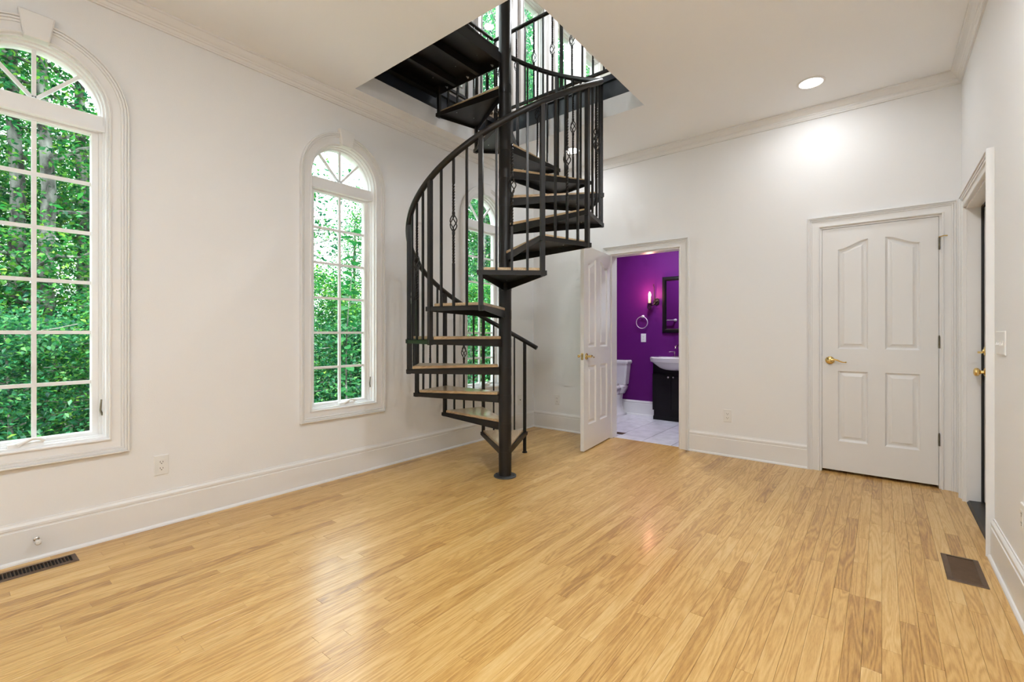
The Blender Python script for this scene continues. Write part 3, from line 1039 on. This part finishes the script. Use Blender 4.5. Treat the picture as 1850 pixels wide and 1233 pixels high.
# ----------------------------------------------------------------- outlets, switches, registers
def outlet(fn, a, z, label, kind='duplex', w=0.074, h=0.120):
    o = Vector(fn(a, z, 0))
    t = thing('wall_outlet' if kind != 'switch' else 'light_switch', label, 'outlet' if kind != 'switch' else 'light switch', o)
    lp = rect(a - w / 2, z - h / 2, a + w / 2, z + h / 2)
    MB().rings([[fn(p, q, 0.0002) for p, q in lp], [fn(p, q, 0.004) for p, q in lp], [fn(p, q, 0.0065) for p, q in inset(lp, 0.004)]]
               ).build('cover_plate', M['plate'], t)
    if kind == 'duplex':
        ip = rect(a - 0.0165, z - 0.034, a + 0.0165, z + 0.034)
        MB().prism(ip, fn, 0.0066, 0.0085).build('receptacle', M['plate'], t)
        for s in (-1, 1):
            zc = z + s * 0.019
            mb = MB()
            mb.prism(rect(a - 0.0085, zc - 0.003, a - 0.006, zc + 0.006), fn, 0.0086, 0.0090)
            mb.prism(rect(a + 0.006, zc - 0.003, a + 0.0085, zc + 0.005), fn, 0.0086, 0.0090)
            mb.prism([(a + 0.003 * math.cos(k), zc - 0.009 + 0.003 * math.sin(k)) for k in [i * math.pi / 4 for i in range(8)]], fn, 0.0086, 0.0090)
            mb.build('socket_slots', M['slot'], t)
    elif kind == 'jack':
        ax = (Vector(fn(a, z, 1)) - o)
        MB().lathe([(0.0065, 0.0066), (0.0065, 0.010), (0.003, 0.016)], o, ax, 10).build('jack_stud', M['slot'], t)
    elif kind == 'switch':
        n = 4
        for k in range(n):
            ac = a + (k - (n - 1) / 2) * 0.046
            MB().prism(rect(ac - 0.005, z - 0.012, ac + 0.005, z + 0.012), fn, 0.0066, 0.0075).build('toggle_slot', M['plate'], t)
            MB().rings([[fn(p, q, 0.0076) for p, q in rect(ac - 0.004, z - 0.008, ac + 0.004, z + 0.004)],
                        [fn(p, q, 0.0125) for p, q in rect(ac - 0.003, z - 0.012, ac + 0.003, z - 0.006)]]).build('toggle', M['plate'], t)
    return t


outlet(fn_left, -3.843, 0.366, 'ivory duplex outlet on left wall beside the nearest arched window')
outlet(fn_left, -0.285, 0.362, 'ivory cable jack plate on left wall behind the stair posts', 'jack')
outlet(fn_back, 0.355, 0.364, 'ivory duplex outlet on back wall left of the open door')
outlet(fn_back, 2.272, 0.383, 'ivory duplex outlet on back wall between the two doors')
outlet(fn_right, -1.92, 0.404, 'ivory duplex outlet low on right wall at the picture edge')
outlet(fn_right, -1.462, 1.117, 'four gang ivory toggle switch plate beside the entry door', 'switch', w=0.21, h=0.116)


def floor_register(x0, y0, x1, y1, label, along):
    cx, cy = (x0 + x1) / 2, (y0 + y1) / 2
    t = thing('floor_register', label, 'floor vent', (cx, cy, 0))
    r = rect(x0, y0, x1, y1)
    q = rect(x0 + 0.022, y0 + 0.022, x1 - 0.022, y1 - 0.022)
    mb = MB().sweep(r, [(0, 0.0005), (0.003, 0.004), (0.020, 0.006), (0.022, 0.0055), (0.022, 0.0005)], fn_up, True)
    mb.build('register_frame', M['register'], t)
    MB().prism(inset(q, 0.0002), fn_up, 0.0004, 0.0012).build('dark_duct', M['duct'], t)
    if along == 'y':
        n = 20
        for k in range(1, n):
            y = q[0][1] + (q[2][1] - q[0][1]) * k / n
            MB().rings([[(q[0][0], y - 0.0022, 0.0013), (q[0][0], y, 0.0013), (q[0][0], y + 0.0022, 0.0055), (q[0][0], y + 0.0002, 0.0055)],
                        [(q[1][0], y - 0.0022, 0.0013), (q[1][0], y, 0.0013), (q[1][0], y + 0.0022, 0.0055), (q[1][0], y + 0.0002, 0.0055)]]
                       ).build('louvre', M['register'], t)
    else:
        n = 28
        for k in range(1, n):
            y = q[0][1] + (q[2][1] - q[0][1]) * k / n
            a = 0.0035 if k < n / 2 else 0.0046
            MB().rings([[(q[0][0], y - a, 0.0015), (q[0][0], y - a + 0.0012, 0.0013), (q[0][0], y + a, 0.0045), (q[0][0], y + a - 0.0012, 0.0050)],
                        [(q[1][0], y - a, 0.0015), (q[1][0], y - a + 0.0012, 0.0013), (q[1][0], y + a, 0.0045), (q[1][0], y + a - 0.0012, 0.0050)]]
                       ).build('louvre', M['register'], t)


floor_register(0.088, -4.535, 0.208, -4.238, 'brown metal floor register below the nearest window', 'y')
floor_register(3.657, -1.715, 3.800, -1.378, 'brown metal floor register beside the right wall', 'x')
floor_register(0.84, 0.235, 1.085, 0.335, 'dark floor register in the bathroom tiles behind the open door', 'y')

# door stop on the left baseboard
ds = thing('door_stop', 'small knob shaped door stop on the left baseboard', 'door stop', (0.016, -4.375, 0.105))
MB().lathe([(0.012, 0.0), (0.012, 0.004), (0.006, 0.007), (0.0055, 0.050), (0.009, 0.052)], (0.0163, -4.375, 0.105), (1, 0, 0), 14).build('stem', M['nickel'], ds, 40)
MB().lathe([(0.009, 0.052), (0.0135, 0.055), (0.0135, 0.066), (0.009, 0.071), (0.001, 0.072)], (0.0163, -4.375, 0.105), (1, 0, 0), 14).build('bumper', M['rubber'], ds, 40)

# ----------------------------------------------------------------- bathroom
for nm, b in (('wall_bathroom_back', (0, YB, 0, 2.8, YB + 0.12, 2.6)), ('wall_bathroom_left', (0.001, 0.12, 0, 0.02, YB, 2.6)),
              ('wall_bathroom_right', (2.69, 0.12, 0, 2.8, YB, 2.6))):
    tag(MB().box(*b).build(nm, M['purple']), kind='structure')
o_ = [(0.02, 0), (BD[0] - 0.02, 0), (BD[0] - 0.02, BD[2] + 0.02), (BD[1] + 0.02, BD[2] + 0.02), (BD[1] + 0.02, 0), (2.69, 0), (2.69, 2.6), (0.02, 2.6)]
tag(holed(o_, [], fn_back, -0.1205, -0.132).build('wall_bathroom_front', M['purple']), kind='structure')
tag(MB().box(0, 0.12, 2.6, 2.8, YB + 0.12, 2.68).build('ceiling_bathroom', M['ceil']), kind='structure')
run('baseboard_bathroom', [(2.69, YB), (0.02, YB)], base, 0)

# toilet
TXC = 0.40
to = thing('toilet', 'white two piece toilet beside the open bathroom door', 'toilet', (TXC, 1.3, 0))
mb = MB()


def rrect(cx, cy, hx, hy, z, c=0.02):
    return [(cx - hx + c, cy - hy, z), (cx + hx - c, cy - hy, z), (cx + hx, cy - hy + c, z), (cx + hx, cy + hy - c, z),
            (cx + hx - c, cy + hy, z), (cx - hx + c, cy + hy, z), (cx - hx, cy + hy - c, z), (cx - hx, cy - hy + c, z)]


mb.rings([rrect(TXC, 1.50, 0.155, 0.070, 0.430), rrect(TXC, 1.50, 0.165, 0.074, 0.445), rrect(TXC, 1.50, 0.192, 0.082, 0.73)])
mb.build('tank', M['china'], to, 35)
MB().rings([rrect(TXC, 1.50, 0.200, 0.090, 0.731), rrect(TXC, 1.50, 0.206, 0.093, 0.742), rrect(TXC, 1.50, 0.206, 0.093, 0.768), rrect(TXC, 1.50, 0.196, 0.084, 0.782)]
           ).build('tank_lid', M['china'], to, 35)


def oval(cx, cy, rx, ry, z, n=28):
    return [(cx + rx * math.cos(2 * math.pi * k / n), cy + ry * math.sin(2 * math.pi * k / n), z) for k in range(n)]


MB().rings([rrect(TXC, 1.32, 0.165, 0.235, 0.0005, 0.07), rrect(TXC, 1.32, 0.165, 0.235, 0.03, 0.07), rrect(TXC, 1.32, 0.135, 0.21, 0.055, 0.07), rrect(TXC, 1.31, 0.118, 0.20, 0.16, 0.07),
            rrect(TXC, 1.30, 0.122, 0.21, 0.24, 0.07), rrect(TXC, 1.27, 0.140, 0.24, 0.31, 0.09)]).build('pedestal', M['china'], to, 50)
MB().rings([oval(TXC, 1.24, 0.105, 0.205, 0.25), oval(TXC, 1.20, 0.150, 0.255, 0.33), oval(TXC, 1.17, 0.185, 0.285, 0.385), oval(TXC, 1.17, 0.185, 0.285, 0.40)]
           ).build('bowl', M['china'], to, 50)
mb = MB().rings([rrect(TXC, 1.46, 0.115, 0.10, 0.30, 0.03), rrect(TXC, 1.46, 0.15, 0.105, 0.36, 0.03), rrect(TXC, 1.46, 0.165, 0.11, 0.412, 0.03), rrect(TXC, 1.48, 0.14, 0.08, 0.4295, 0.03)])
mb.build('tank_shelf', M['china'], to, 40)
MB().rings([oval(TXC, 1.155, 0.188, 0.255, 0.401), oval(TXC, 1.155, 0.190, 0.258, 0.412), oval(TXC, 1.155, 0.186, 0.252, 0.424), oval(TXC, 1.155, 0.175, 0.24, 0.436)]
           ).build('seat_lid', M['china'], to, 50)
for s in (-1, 1):
    MB().lathe([(0.014, 0), (0.014, 0.014), (0.006, 0.018)], (TXC + s * 0.08, 1.385, 0.431), n=12).build('seat_hinge', M['nickel'], to, 40)
MB().tube([(TXC - 0.13, 1.415, 0.68), (TXC - 0.13, 1.40, 0.68), (TXC - 0.07, 1.398, 0.672)], [0.010, 0.008, 0.006], 8).build('flush_lever', M['nickel'], to, 40)

# vanity with basin top
VX0, VX1, VY = 0.985, 1.545, 1.385
va = thing('vanity_cabinet', 'narrow black vanity cabinet under the white basin', 'cabinet', ((VX0 + VX1) / 2, VY + 0.1, 0))
b_ = MB()
b_.box(VX0 + 0.014, VY + 0.012, 0.001, VX1 - 0.014, YB - 0.03, 0.13)
b_.box(VX0, VY, 0.13, VX1, YB - 0.03, 0.62)
b_.box(VX0, VY + 0.02, 0.62, VX1, YB - 0.03, 0.7695)
b_.build('cabinet_body', M['black_wood'], va)
MB().sweep([(VX0 + 0.012, YB - 0.03), (VX0 + 0.012, VY + 0.010), (VX1 - 0.012, VY + 0.010), (VX1 - 0.012, YB - 0.03)],
           [(-0.006, 0.0005), (-0.001, 0.0005), (-0.001, 0.05), (-0.004, 0.05)], fn_up).build('plinth', M['black_wood'], va)
VC = (VX0 + VX1) / 2 - 0.02
for i_, (xa, xb) in enumerate(((VX0 + 0.02, VC - 0.003), (VC + 0.003, VX1 - 0.02))):
    fnv = lambda a, b, h: (a, VY - h, b)
    dd = holed(rect(xa, 0.15, xb, 0.61), [rect(xa + 0.05, 0.20, xb - 0.05, 0.56)], fnv, 0.016, 0.001).build('cabinet_door', M['black_wood'], va)
    MB().rings([[fnv(p, q, h) for p, q in inset(rect(xa + 0.05, 0.20, xb - 0.05, 0.56), d)] for d, h in ((0, 0.0155), (0.008, 0.007), (0.012, 0.007), (0.024, 0.012))]
               ).build('door_panel', M['black_wood'], dd)
    kx = VC - 0.034 if i_ == 0 else VC + 0.034
    MB().lathe([(0.006, 0), (0.005, 0.012), (0.011, 0.018), (0.012, 0.024), (0.008, 0.029), (0.001, 0.030)], (kx, VY - 0.016, 0.583), (0, -1, 0), 14).build('knob', M['chrome'], dd, 40)
ba = thing('wash_basin', 'white bow fronted ceramic basin on the black vanity', 'sink', (1.265, 1.46, 0.77))
bx = (VX0 + VX1) / 2


def bow(z, grow, yb, front, hx):
    pts = []
    n = 20
    for k in range(n + 1):
        t = -1 + 2 * k / n
        x = bx + t * hx
        bulge = max(0.0, math.cos(t * math.pi / 2)) ** 0.8
        pts.append((x, VY + 0.005 - grow - front * bulge, z))
    pts += [(bx + hx, yb, z), (bx - hx, yb, z)]
    return pts


mb = MB().rings([bow(0.668, -0.060, 1.52, 0.02, 0.05), bow(0.675, -0.03, 1.52, 0.055, 0.12), bow(0.70, -0.02, 1.54, 0.085, 0.19), bow(0.74, -0.012, 1.56, 0.11, 0.245),
                 bow(0.772, 0.000, 1.575, 0.125, 0.285), bow(0.782, 0.012, 1.585, 0.13, 0.305), bow(0.835, 0.016, 1.595, 0.13, 0.312), bow(0.846, 0.008, 1.595, 0.125, 0.304)], caps=False)
n_ = len(bow(0, 0, 0, 0, 1))
mb.f.append(tuple(range(n_)))
# deck with an oval bowl hole
deck = bow(0.846, 0.008, 1.595, 0.125, 0.304)
hole = [(bx + 0.205 * math.cos(2 * math.pi * k / 28), 1.415 + 0.105 * math.sin(2 * math.pi * k / 28)) for k in range(28)]
dk = tessellate_polygon([[Vector((p[0], p[1], 0)) for p in deck], [Vector((p[0], p[1], 0)) for p in hole]])
mb.add([p for p in deck] + [(p[0], p[1], 0.846) for p in hole], [tuple(t) for t in dk])
mb.build('basin_body', M['china'], ba, 45, fix=True)
mb = MB().rings([[(bx + (p[0] - bx) * s, 1.415 + (p[1] - 1.415) * s, z) for p in hole] for s, z in ((1.0, 0.846), (0.96, 0.835), (0.85, 0.79), (0.6, 0.745), (0.15, 0.725))], caps=False)
mb.f.append(tuple(4 * 28 + j for j in range(28)))
mb.build('basin_bowl', M['china'], ba, 50, fix=False)
fx, fy = 1.292, 1.545
fa = thing('basin_faucet', 'brushed nickel high arc faucet with cross levers on the basin', 'faucet', (fx, fy, 0.846))
MB().box(fx - 0.085, fy - 0.022, 0.8465, fx + 0.085, fy + 0.022, 0.856).build('deck_plate', M['nickel'], fa)
MB().tube([(fx, fy, 0.856), (fx, fy, 0.95), (fx - 0.002, fy - 0.01, 0.985), (fx - 0.01, fy - 0.045, 1.005), (fx - 0.016, fy - 0.085, 0.992), (fx - 0.018, fy - 0.10, 0.965)],
          [0.012, 0.010, 0.010, 0.010, 0.010, 0.012], 10).build('spout', M['nickel'], fa, 50)
for s in (-1, 1):
    MB().lathe([(0.014, 0), (0.010, 0.01), (0.009, 0.05), (0.012, 0.055), (0.007, 0.062)], (fx + s * 0.062, fy, 0.856), n=12).build('valve', M['nickel'], fa, 40)
    MB().tube([(fx + s * 0.062, fy, 0.912), (fx + s * 0.10, fy - 0.005, 0.916), (fx + s * 0.135, fy - 0.01, 0.914)], [0.006, 0.005, 0.006], 8).build('lever', M['nickel'], fa, 40)
MB().lathe([(0.004, 0), (0.004, 0.13), (0.008, 0.135), (0.009, 0.145), (0.002, 0.15)], (fx + 0.012, fy + 0.022, 0.856), n=10).build('lift_rod', M['nickel'], fa, 40)

# mirror cabinet
mi = thing('wall_mirror', 'black framed rectangular mirror above the basin', 'mirror', (1.28, YB, 1.17))
fnb = lambda a, b, h: (a, YB - h, b)
mr_ = [(1.045, 1.172), (1.045, 1.94), (1.53, 1.94), (1.53, 1.172)]
MB().sweep(mr_, [(0, 0.001), (0, 0.018), (-0.012, 0.032), (-0.040, 0.036), (-0.052, 0.022), (-0.056, 0.012), (-0.056, 0.001)], fnb, True).build('mirror_frame', M['black_wood'], mi, 30)
MB().prism(rect(1.095, 1.222, 1.48, 1.89), fnb, 0.002, 0.010).build('mirror_glass', M['mirror'], mi)

# sconce with a candle lamp
sx, sz = 0.955, 1.60
so = thing('wall_sconce', 'wrought iron scroll wall sconce with one glowing candle bulb', 'wall lamp', (sx, YB, sz))
MB().lathe([(0.045, 0.0005), (0.045, 0.006), (0.036, 0.012), (0.012, 0.014)], (sx, YB, sz), (0, -1, 0), 20).build('wall_plate', M['iron'], so, 40)
spir = [(sx - 0.01 - 0.05 * t, YB - 0.016 - 0.075 * t, sz - 0.03 * math.sin(math.pi * t) - 0.03 * t) for t in [k / 10 for k in range(11)]]
mb = MB().tube(spir, 0.008, 7)
cxx, cyy = spir[-1][0], spir[-1][1]
mb.tube([(cxx + 0.033 * math.cos(a) * (1 - k / 26), cyy, sz - 0.075 + 0.036 * math.sin(a) * (1 - k / 26)) for k, a in enumerate([math.pi / 2 + 0.42 * q for q in range(18)])], 0.0068, 6)
mb.tube([(sx + 0.012 + 0.038 * math.cos(a) * (1 - k / 26), YB - 0.022, sz + 0.02 + 0.042 * math.sin(a) * (1 - k / 26)) for k, a in enumerate([-1.2 + 0.42 * q for q in range(18)])], 0.0068, 6)
mb.tube([(sx - 0.015, YB - 0.018, sz), (sx - 0.02, YB - 0.024, sz + 0.10), (sx - 0.02, YB - 0.030, sz + 0.21), (sx - 0.03, YB - 0.035, sz + 0.235), (sx - 0.022, YB - 0.035, sz + 0.25)], 0.0055, 6)
mb.build('scroll_arm', M['iron'], so, 50)
MB().lathe([(0.006, 0), (0.030, 0.008), (0.034, 0.014), (0.030, 0.012), (0.010, 0.012)], (cxx, cyy, sz - 0.03), n=20).build('drip_pan', M['iron'], so, 40)
MB().lathe([(0.0185, 0), (0.0185, 0.078), (0.015, 0.084), (0.008, 0.085)], (cxx, cyy, sz - 0.018), n=18).build('candle_sleeve', M['candle'], so, 40)
MB().lathe([(0.008, 0), (0.014, 0.012), (0.0165, 0.026), (0.013, 0.046), (0.006, 0.066), (0.001, 0.076)], (cxx, cyy, sz + 0.068), n=14).build('flame_bulb', M['flame'], so, 50)
pl = bpy.data.lights.new('lamp', 'POINT'); pl.energy = 5.5; pl.color = (1.0, 0.42, 0.30); pl.shadow_soft_size = 0.02
po = bpy.data.objects.new('lamp', pl); COL.objects.link(po); po.parent = so
po.location = (cxx - sx, cyy - YB - 0.022, 0.105)

# towel ring, receptacle and the towel bar that shows in the mirror
tr = thing('towel_ring', 'round chrome towel ring on the purple wall', 'towel ring', (0.76, YB, 1.40))
MB().lathe([(0.022, 0.0005), (0.022, 0.006), (0.014, 0.012), (0.010, 0.035), (0.013, 0.042), (0.004, 0.046)], (0.76, YB, 1.402), (0, -1, 0), 16).build('wall_post', M['chrome'], tr, 40)
MB().tube([(0.758 + 0.083 * math.sin(a), YB - 0.034 - 0.004 * math.cos(a), 1.318 + 0.083 * math.cos(a)) for a in [2 * math.pi * k / 36 for k in range(36)]], 0.0048, 8, False, True).build('ring', M['chrome'], tr, 60)
outlet(fnb, 0.768, 1.10, 'white receptacle on the purple wall below the towel ring', 'duplex')
tb = thing('towel_bar', 'straight chrome towel bar reflected in the bathroom mirror', 'towel bar', (0.5, 0.132, 1.38))
MB().tube([(0.28, 0.185, 1.385), (0.72, 0.185, 1.385)], 0.008, 10).build('bar', M['chrome'], tb, 40)
for x in (0.28, 0.72):
    MB().lathe([(0.024, 0.0005), (0.024, 0.008), (0.012, 0.014), (0.011, 0.045), (0.018, 0.05), (0.018, 0.06), (0.006, 0.066)], (x, 0.132, 1.385), (0, 1, 0), 14).build('bar_end', M['chrome'], tb, 40)
can_light(1.2, 0.75, 2.6, 'unseen recessed light added in place of daylight in the bathroom', BATH_WATTS, (0.80, 0.88, 1.0))  # added cool lamp, stands in for daylight on the tiles

# ----------------------------------------------------------------- outdoors
tag(MB().rings([[(-0.2, -40, -1.0), (-0.2, 50, -1.0), (-0.2, 50, -1.4), (-0.2, -40, -1.4)], [(-60, -40, -1.0), (-60, 50, -1.0), (-60, 50, -1.4), (-60, -40, -1.4)]]
               ).build('ground', M['ground']), kind='structure')
tag(MB().box(-3.0, -12, -0.999, -0.161, 8, -0.97).build('floor_bounce', M['bounce']), kind='structure')  # unseen strip, added to bounce sunlight through the windows onto the ceiling
tag(MB().box(-0.16, YF - 0.16, -1.4, W + 0.2, YB + 0.28, -0.1).build('wall_foundation', M['siding']), kind='structure')


def leaves_mesh(name, centers, size, mat, seed, droop=0.35):
    """centers: (n,3) leaf positions; every leaf is a folded rhomb of six points"""
    rs = np.random.RandomState(seed)
    n = len(centers)
    d = rs.normal(size=(n, 3)); d[:, 2] = d[:, 2] * 0.45 - droop
    d /= np.linalg.norm(d, axis=1)[:, None]
    up = rs.normal(size=(n, 3)) * 0.45 + np.array([0, 0, 1.0])
    s = np.cross(d, up); s /= np.linalg.norm(s, axis=1)[:, None] + 1e-9
    nn = np.cross(s, d)
    ln = size * rs.uniform(0.7, 1.3, n)[:, None]
    wd = ln * 0.30
    P = np.asarray(centers, float)
    v = np.stack([P, P + d * ln * 0.45 + s * wd + nn * wd * 0.35, P + d * ln - nn * ln * 0.08, P + d * ln * 0.45 - s * wd + nn * wd * 0.35], axis=1).reshape(-1, 3)
    me = bpy.data.meshes.new(name)
    me.vertices.add(4 * n); me.vertices.foreach_set('co', v.ravel())
    idx = np.arange(n)[:, None] * 4 + np.array([0, 1, 2, 0, 2, 3])[None]
    me.loops.add(6 * n); me.loops.foreach_set('vertex_index', idx.ravel().astype(np.int32))
    me.polygons.add(2 * n)
    me.polygons.foreach_set('loop_start', np.arange(2 * n, dtype=np.int32) * 3)
    me.materials.append(mat)
    t = np.clip(rs.normal(0.45, 0.27, n), 0, 1).astype(np.float32)
    a = me.attributes.new('tone', 'FLOAT', 'POINT'); a.data.foreach_set('value', np.repeat(t, 4))
    me.update(); me.validate()
    return me


def tree_kind(seed, height, trunk_r, crown_r, n_leaf, leaf_size, mat, low=0.22, lean=0.0):
    rs = random.Random(seed)
    mb = MB()
    trunk = []
    x = y = 0.0
    for k in range(9):
        t = k / 8
        trunk.append(Vector((x + lean * t * height, y, t * height)))
        x += rs.uniform(-0.08, 0.08) * height / 9; y += rs.uniform(-0.08, 0.08) * height / 9
    mb.tube(trunk, [trunk_r * (1.15 - 0.95 * k / 8) for k in range(9)], 9)
    cents = []
    nb = 26
    for b in range(nb):
        t = low + (0.97 - low) * (b + rs.random()) / nb
        k = t * 8; i = min(7, int(k)); p = trunk[i].lerp(trunk[i + 1], k - i)
        a = rs.uniform(0, 2 * math.pi) + b * 2.4
        ln = crown_r * (0.55 + 0.6 * math.sin(math.pi * min(1, (t - low) / (1 - low) * 0.85 + 0.12))) * rs.uniform(0.7, 1.15)
        pts = [p]
        for q in range(1, 5):
            f = q / 4
            pts.append(p + Vector((math.cos(a) * ln * f, math.sin(a) * ln * f, ln * (0.35 * f - 0.18 * f * f) + rs.uniform(-0.05, 0.05) * ln)))
        mb.tube(pts, [trunk_r * 0.30 * (1 - t * 0.5) * (1 - 0.8 * q / 4) + 0.004 for q in range(5)], 5)
        m = n_leaf // nb
        for _ in range(m):
            f = rs.random() ** 0.6
            q = f * 4; i = min(3, int(q)); c = pts[i].lerp(pts[i + 1], q - i)
            sp = ln * 0.28 * (0.4 + f)
            c = c + Vector((rs.gauss(0, sp), rs.gauss(0, sp), rs.gauss(0, sp * 0.55)))
            cents.append(c)
    trunk_me = mesh_from('trunk', mb.v, mb.f, M['bark'], 60, fix=False)
    leaf_me = leaves_mesh('foliage', cents, leaf_size, mat, seed)
    return trunk_me, leaf_me


def plant(kind, name, label, cat, group, loc, rz, sc):
    e = thing(name, label, cat, loc, group)
    e.rotation_euler = (0, 0, rz); e.scale = (sc, sc, sc)
    for nm, me in (('trunk', kind[0]), ('foliage', kind[1])):
        if me is None: continue
        o = bpy.data.objects.new(nm, me); COL.objects.link(o); o.parent = e
        if nm == 'foliage': o['kind'] = 'stuff'
    return e


K = [tree_kind(3, 9.5, 0.15, 2.4, 26000, 0.08, M['leaf'], 0.16), tree_kind(5, 11.0, 0.17, 2.7, 26000, 0.085, M['leaf2'], 0.2),
     tree_kind(9, 7.0, 0.10, 2.0, 20000, 0.075, M['leaf'], 0.12), tree_kind(14, 11.5, 0.11, 2.3, 24000, 0.078, M['leaf'], 0.14, 0.02)]
S = [tree_kind(21, 2.4, 0.035, 1.0, 12000, 0.06, M['leaf2'], 0.05), tree_kind(23, 3.0, 0.04, 1.1, 12000, 0.062, M['leaf'], 0.05)]
tr_ = random.Random(5)
spots = [(-7.0, -3.5, 3), (-8.2, -3.0, 3), (-7.6, -3.85, 3), (-10.5, -4.6, 0), (-11.0, -1.6, 2), (-6.6, -6.6, 1), (-12.5, 5.4, 2),
         (-6.2, 6.1, 1), (-7.6, 8.6, 0), (-5.2, 8.4, 1), (-9.5, 11.0, 1), (-14, -5, 1), (-15, -1.5, 0), (-13, 9, 0), (-12, 15, 1),
         (-7, -9.5, 2), (-11, -10, 1), (-5.0, 12.5, 2), (-18, -9, 0), (-18, 12, 1)]
tall = [(-9.5, 12.0, 1), (-10.5, 16.0, 0), (-12.0, 19.5, 1), (-8.0, 16.5, 0), (-14.0, 14.0, 3)]
def seen_in(x, y):
    q = (y - cam.location.y) / (cam.location.x - x)
    return 'nearest arched window' if q < 0.35 else 'middle arched window' if q < 0.85 else 'arched window behind the stairs'


for x, y, k in spots:
    wv_ = seen_in(x, y)
    kd_ = 'grey trunked leafy tree' if k == 3 else 'leafy green tree'
    plant(K[k], 'forest_tree', kd_ + ' in the forest outside the ' + wv_, 'tree', kd_ + 's outside the ' + wv_, (x, y, -1.0), tr_.uniform(0, 6.28), tr_.uniform(0.92, 1.06))
for x, y, k in tall:
    plant(K[k], 'forest_tree', 'very tall leafy tree seen through the upper storey windows', 'tree', 'tall trees behind the upper windows', (x, y, -1.0), tr_.uniform(0, 6.28), 1.7)
plant(tree_kind(41, 6.8, 0.055, 1.7, 1500, 0.13, M['leaf2'], 0.45), 'slender_tree', 'slender thinly leaved tree against the sky in the middle window', 'tree', None, (-8.8, 1.3, -1.0), 0.4, 1.0)
shr = [(-3.9, -4.2, 0), (-4.6, -3.0, 1), (-3.8, -1.6, 0), (-4.8, -0.7, 1), (-3.9, -0.1, 0), (-5.6, 0.9, 1), (-3.8, 1.5, 0), (-4.0, 3.0, 1), (-3.7, 4.4, 0), (-4.9, 4.2, 1),
       (-4.9, -5.8, 1), (-6.0, -4.1, 0), (-7.0, 1.9, 1), (-5.8, -2.3, 1), (-4.4, 5.6, 0), (-8.0, -4.6, 1), (-8.0, 3.4, 1), (-9.5, 0.8, 0), (-6.5, 6.0, 1), (-10, -6, 1),
       (-9.0, -2.2, 1), (-10.5, -3.4, 1), (-9.5, 3.0, 1), (-11.5, 1.5, 1)]
for x, y, k in shr:
    wv_ = seen_in(x, y)
    kd_ = 'low dark green shrub' if k == 0 else 'tall bright green shrub'
    plant(S[k], 'understory_shrub', kd_ + ' outside the ' + wv_, 'shrub', kd_ + 's outside the ' + wv_, (x, y, -1.0), tr_.uniform(0, 6.28), tr_.uniform(0.9, 1.15))

# young tree with big single leaves close to the middle window
sp = thing('leafy_sapling', 'young tree with large pointed leaves close outside the middle window', 'sapling', (-2.30, -1.20, -1.0))
rl = random.Random(31)
stem = [Vector((-2.30 + 0.05 * math.sin(k * 0.9), -1.20 + 0.02 * k - 0.05, -1.0 + 0.41 * k)) for k in range(10)]
MB().tube(stem, [0.016 - 0.0013 * k for k in range(10)], 6).build('stem', M['bark'], sp, 60)
lv = MB()
for k in range(6):
    t = -1 + 2 * k / 5
    wv = 0.30 * math.cos(t * math.pi / 2) ** 0.8
    lv.v += [((t + 1) / 2, -wv, 0.10 * wv - 0.14 * ((t + 1) / 2) ** 2), ((t + 1) / 2, 0, -0.14 * ((t + 1) / 2) ** 2 - 0.03), ((t + 1) / 2, wv, 0.10 * wv - 0.14 * ((t + 1) / 2) ** 2)]
for k in range(5):
    b = k * 3
    lv.f += [(b, b + 3, b + 4, b + 1), (b + 1, b + 4, b + 5, b + 2)]
lme = mesh_from('leaf', lv.v, lv.f, M['leaf'], 60, fix=False)
at_ = lme.attributes.new('tone', 'FLOAT', 'POINT'); at_.data.foreach_set('value', [0.22] * len(lme.vertices))
for k in range(46):
    t = 3.2 + 5.8 * k / 45
    i = min(8, int(t)); p = stem[i].lerp(stem[i + 1], t - i)
    o = bpy.data.objects.new('leaf', lme); COL.objects.link(o); o.parent = sp
    o.matrix_parent_inverse = PINV[sp.name].copy()
    o.location = p
    o.rotation_euler = (rl.uniform(-0.5, 0.5), rl.uniform(-0.5, 0.35), k * 2.4 + rl.uniform(-0.4, 0.4))
    s_ = rl.uniform(0.15, 0.20)
    o.scale = (s_, s_, s_)
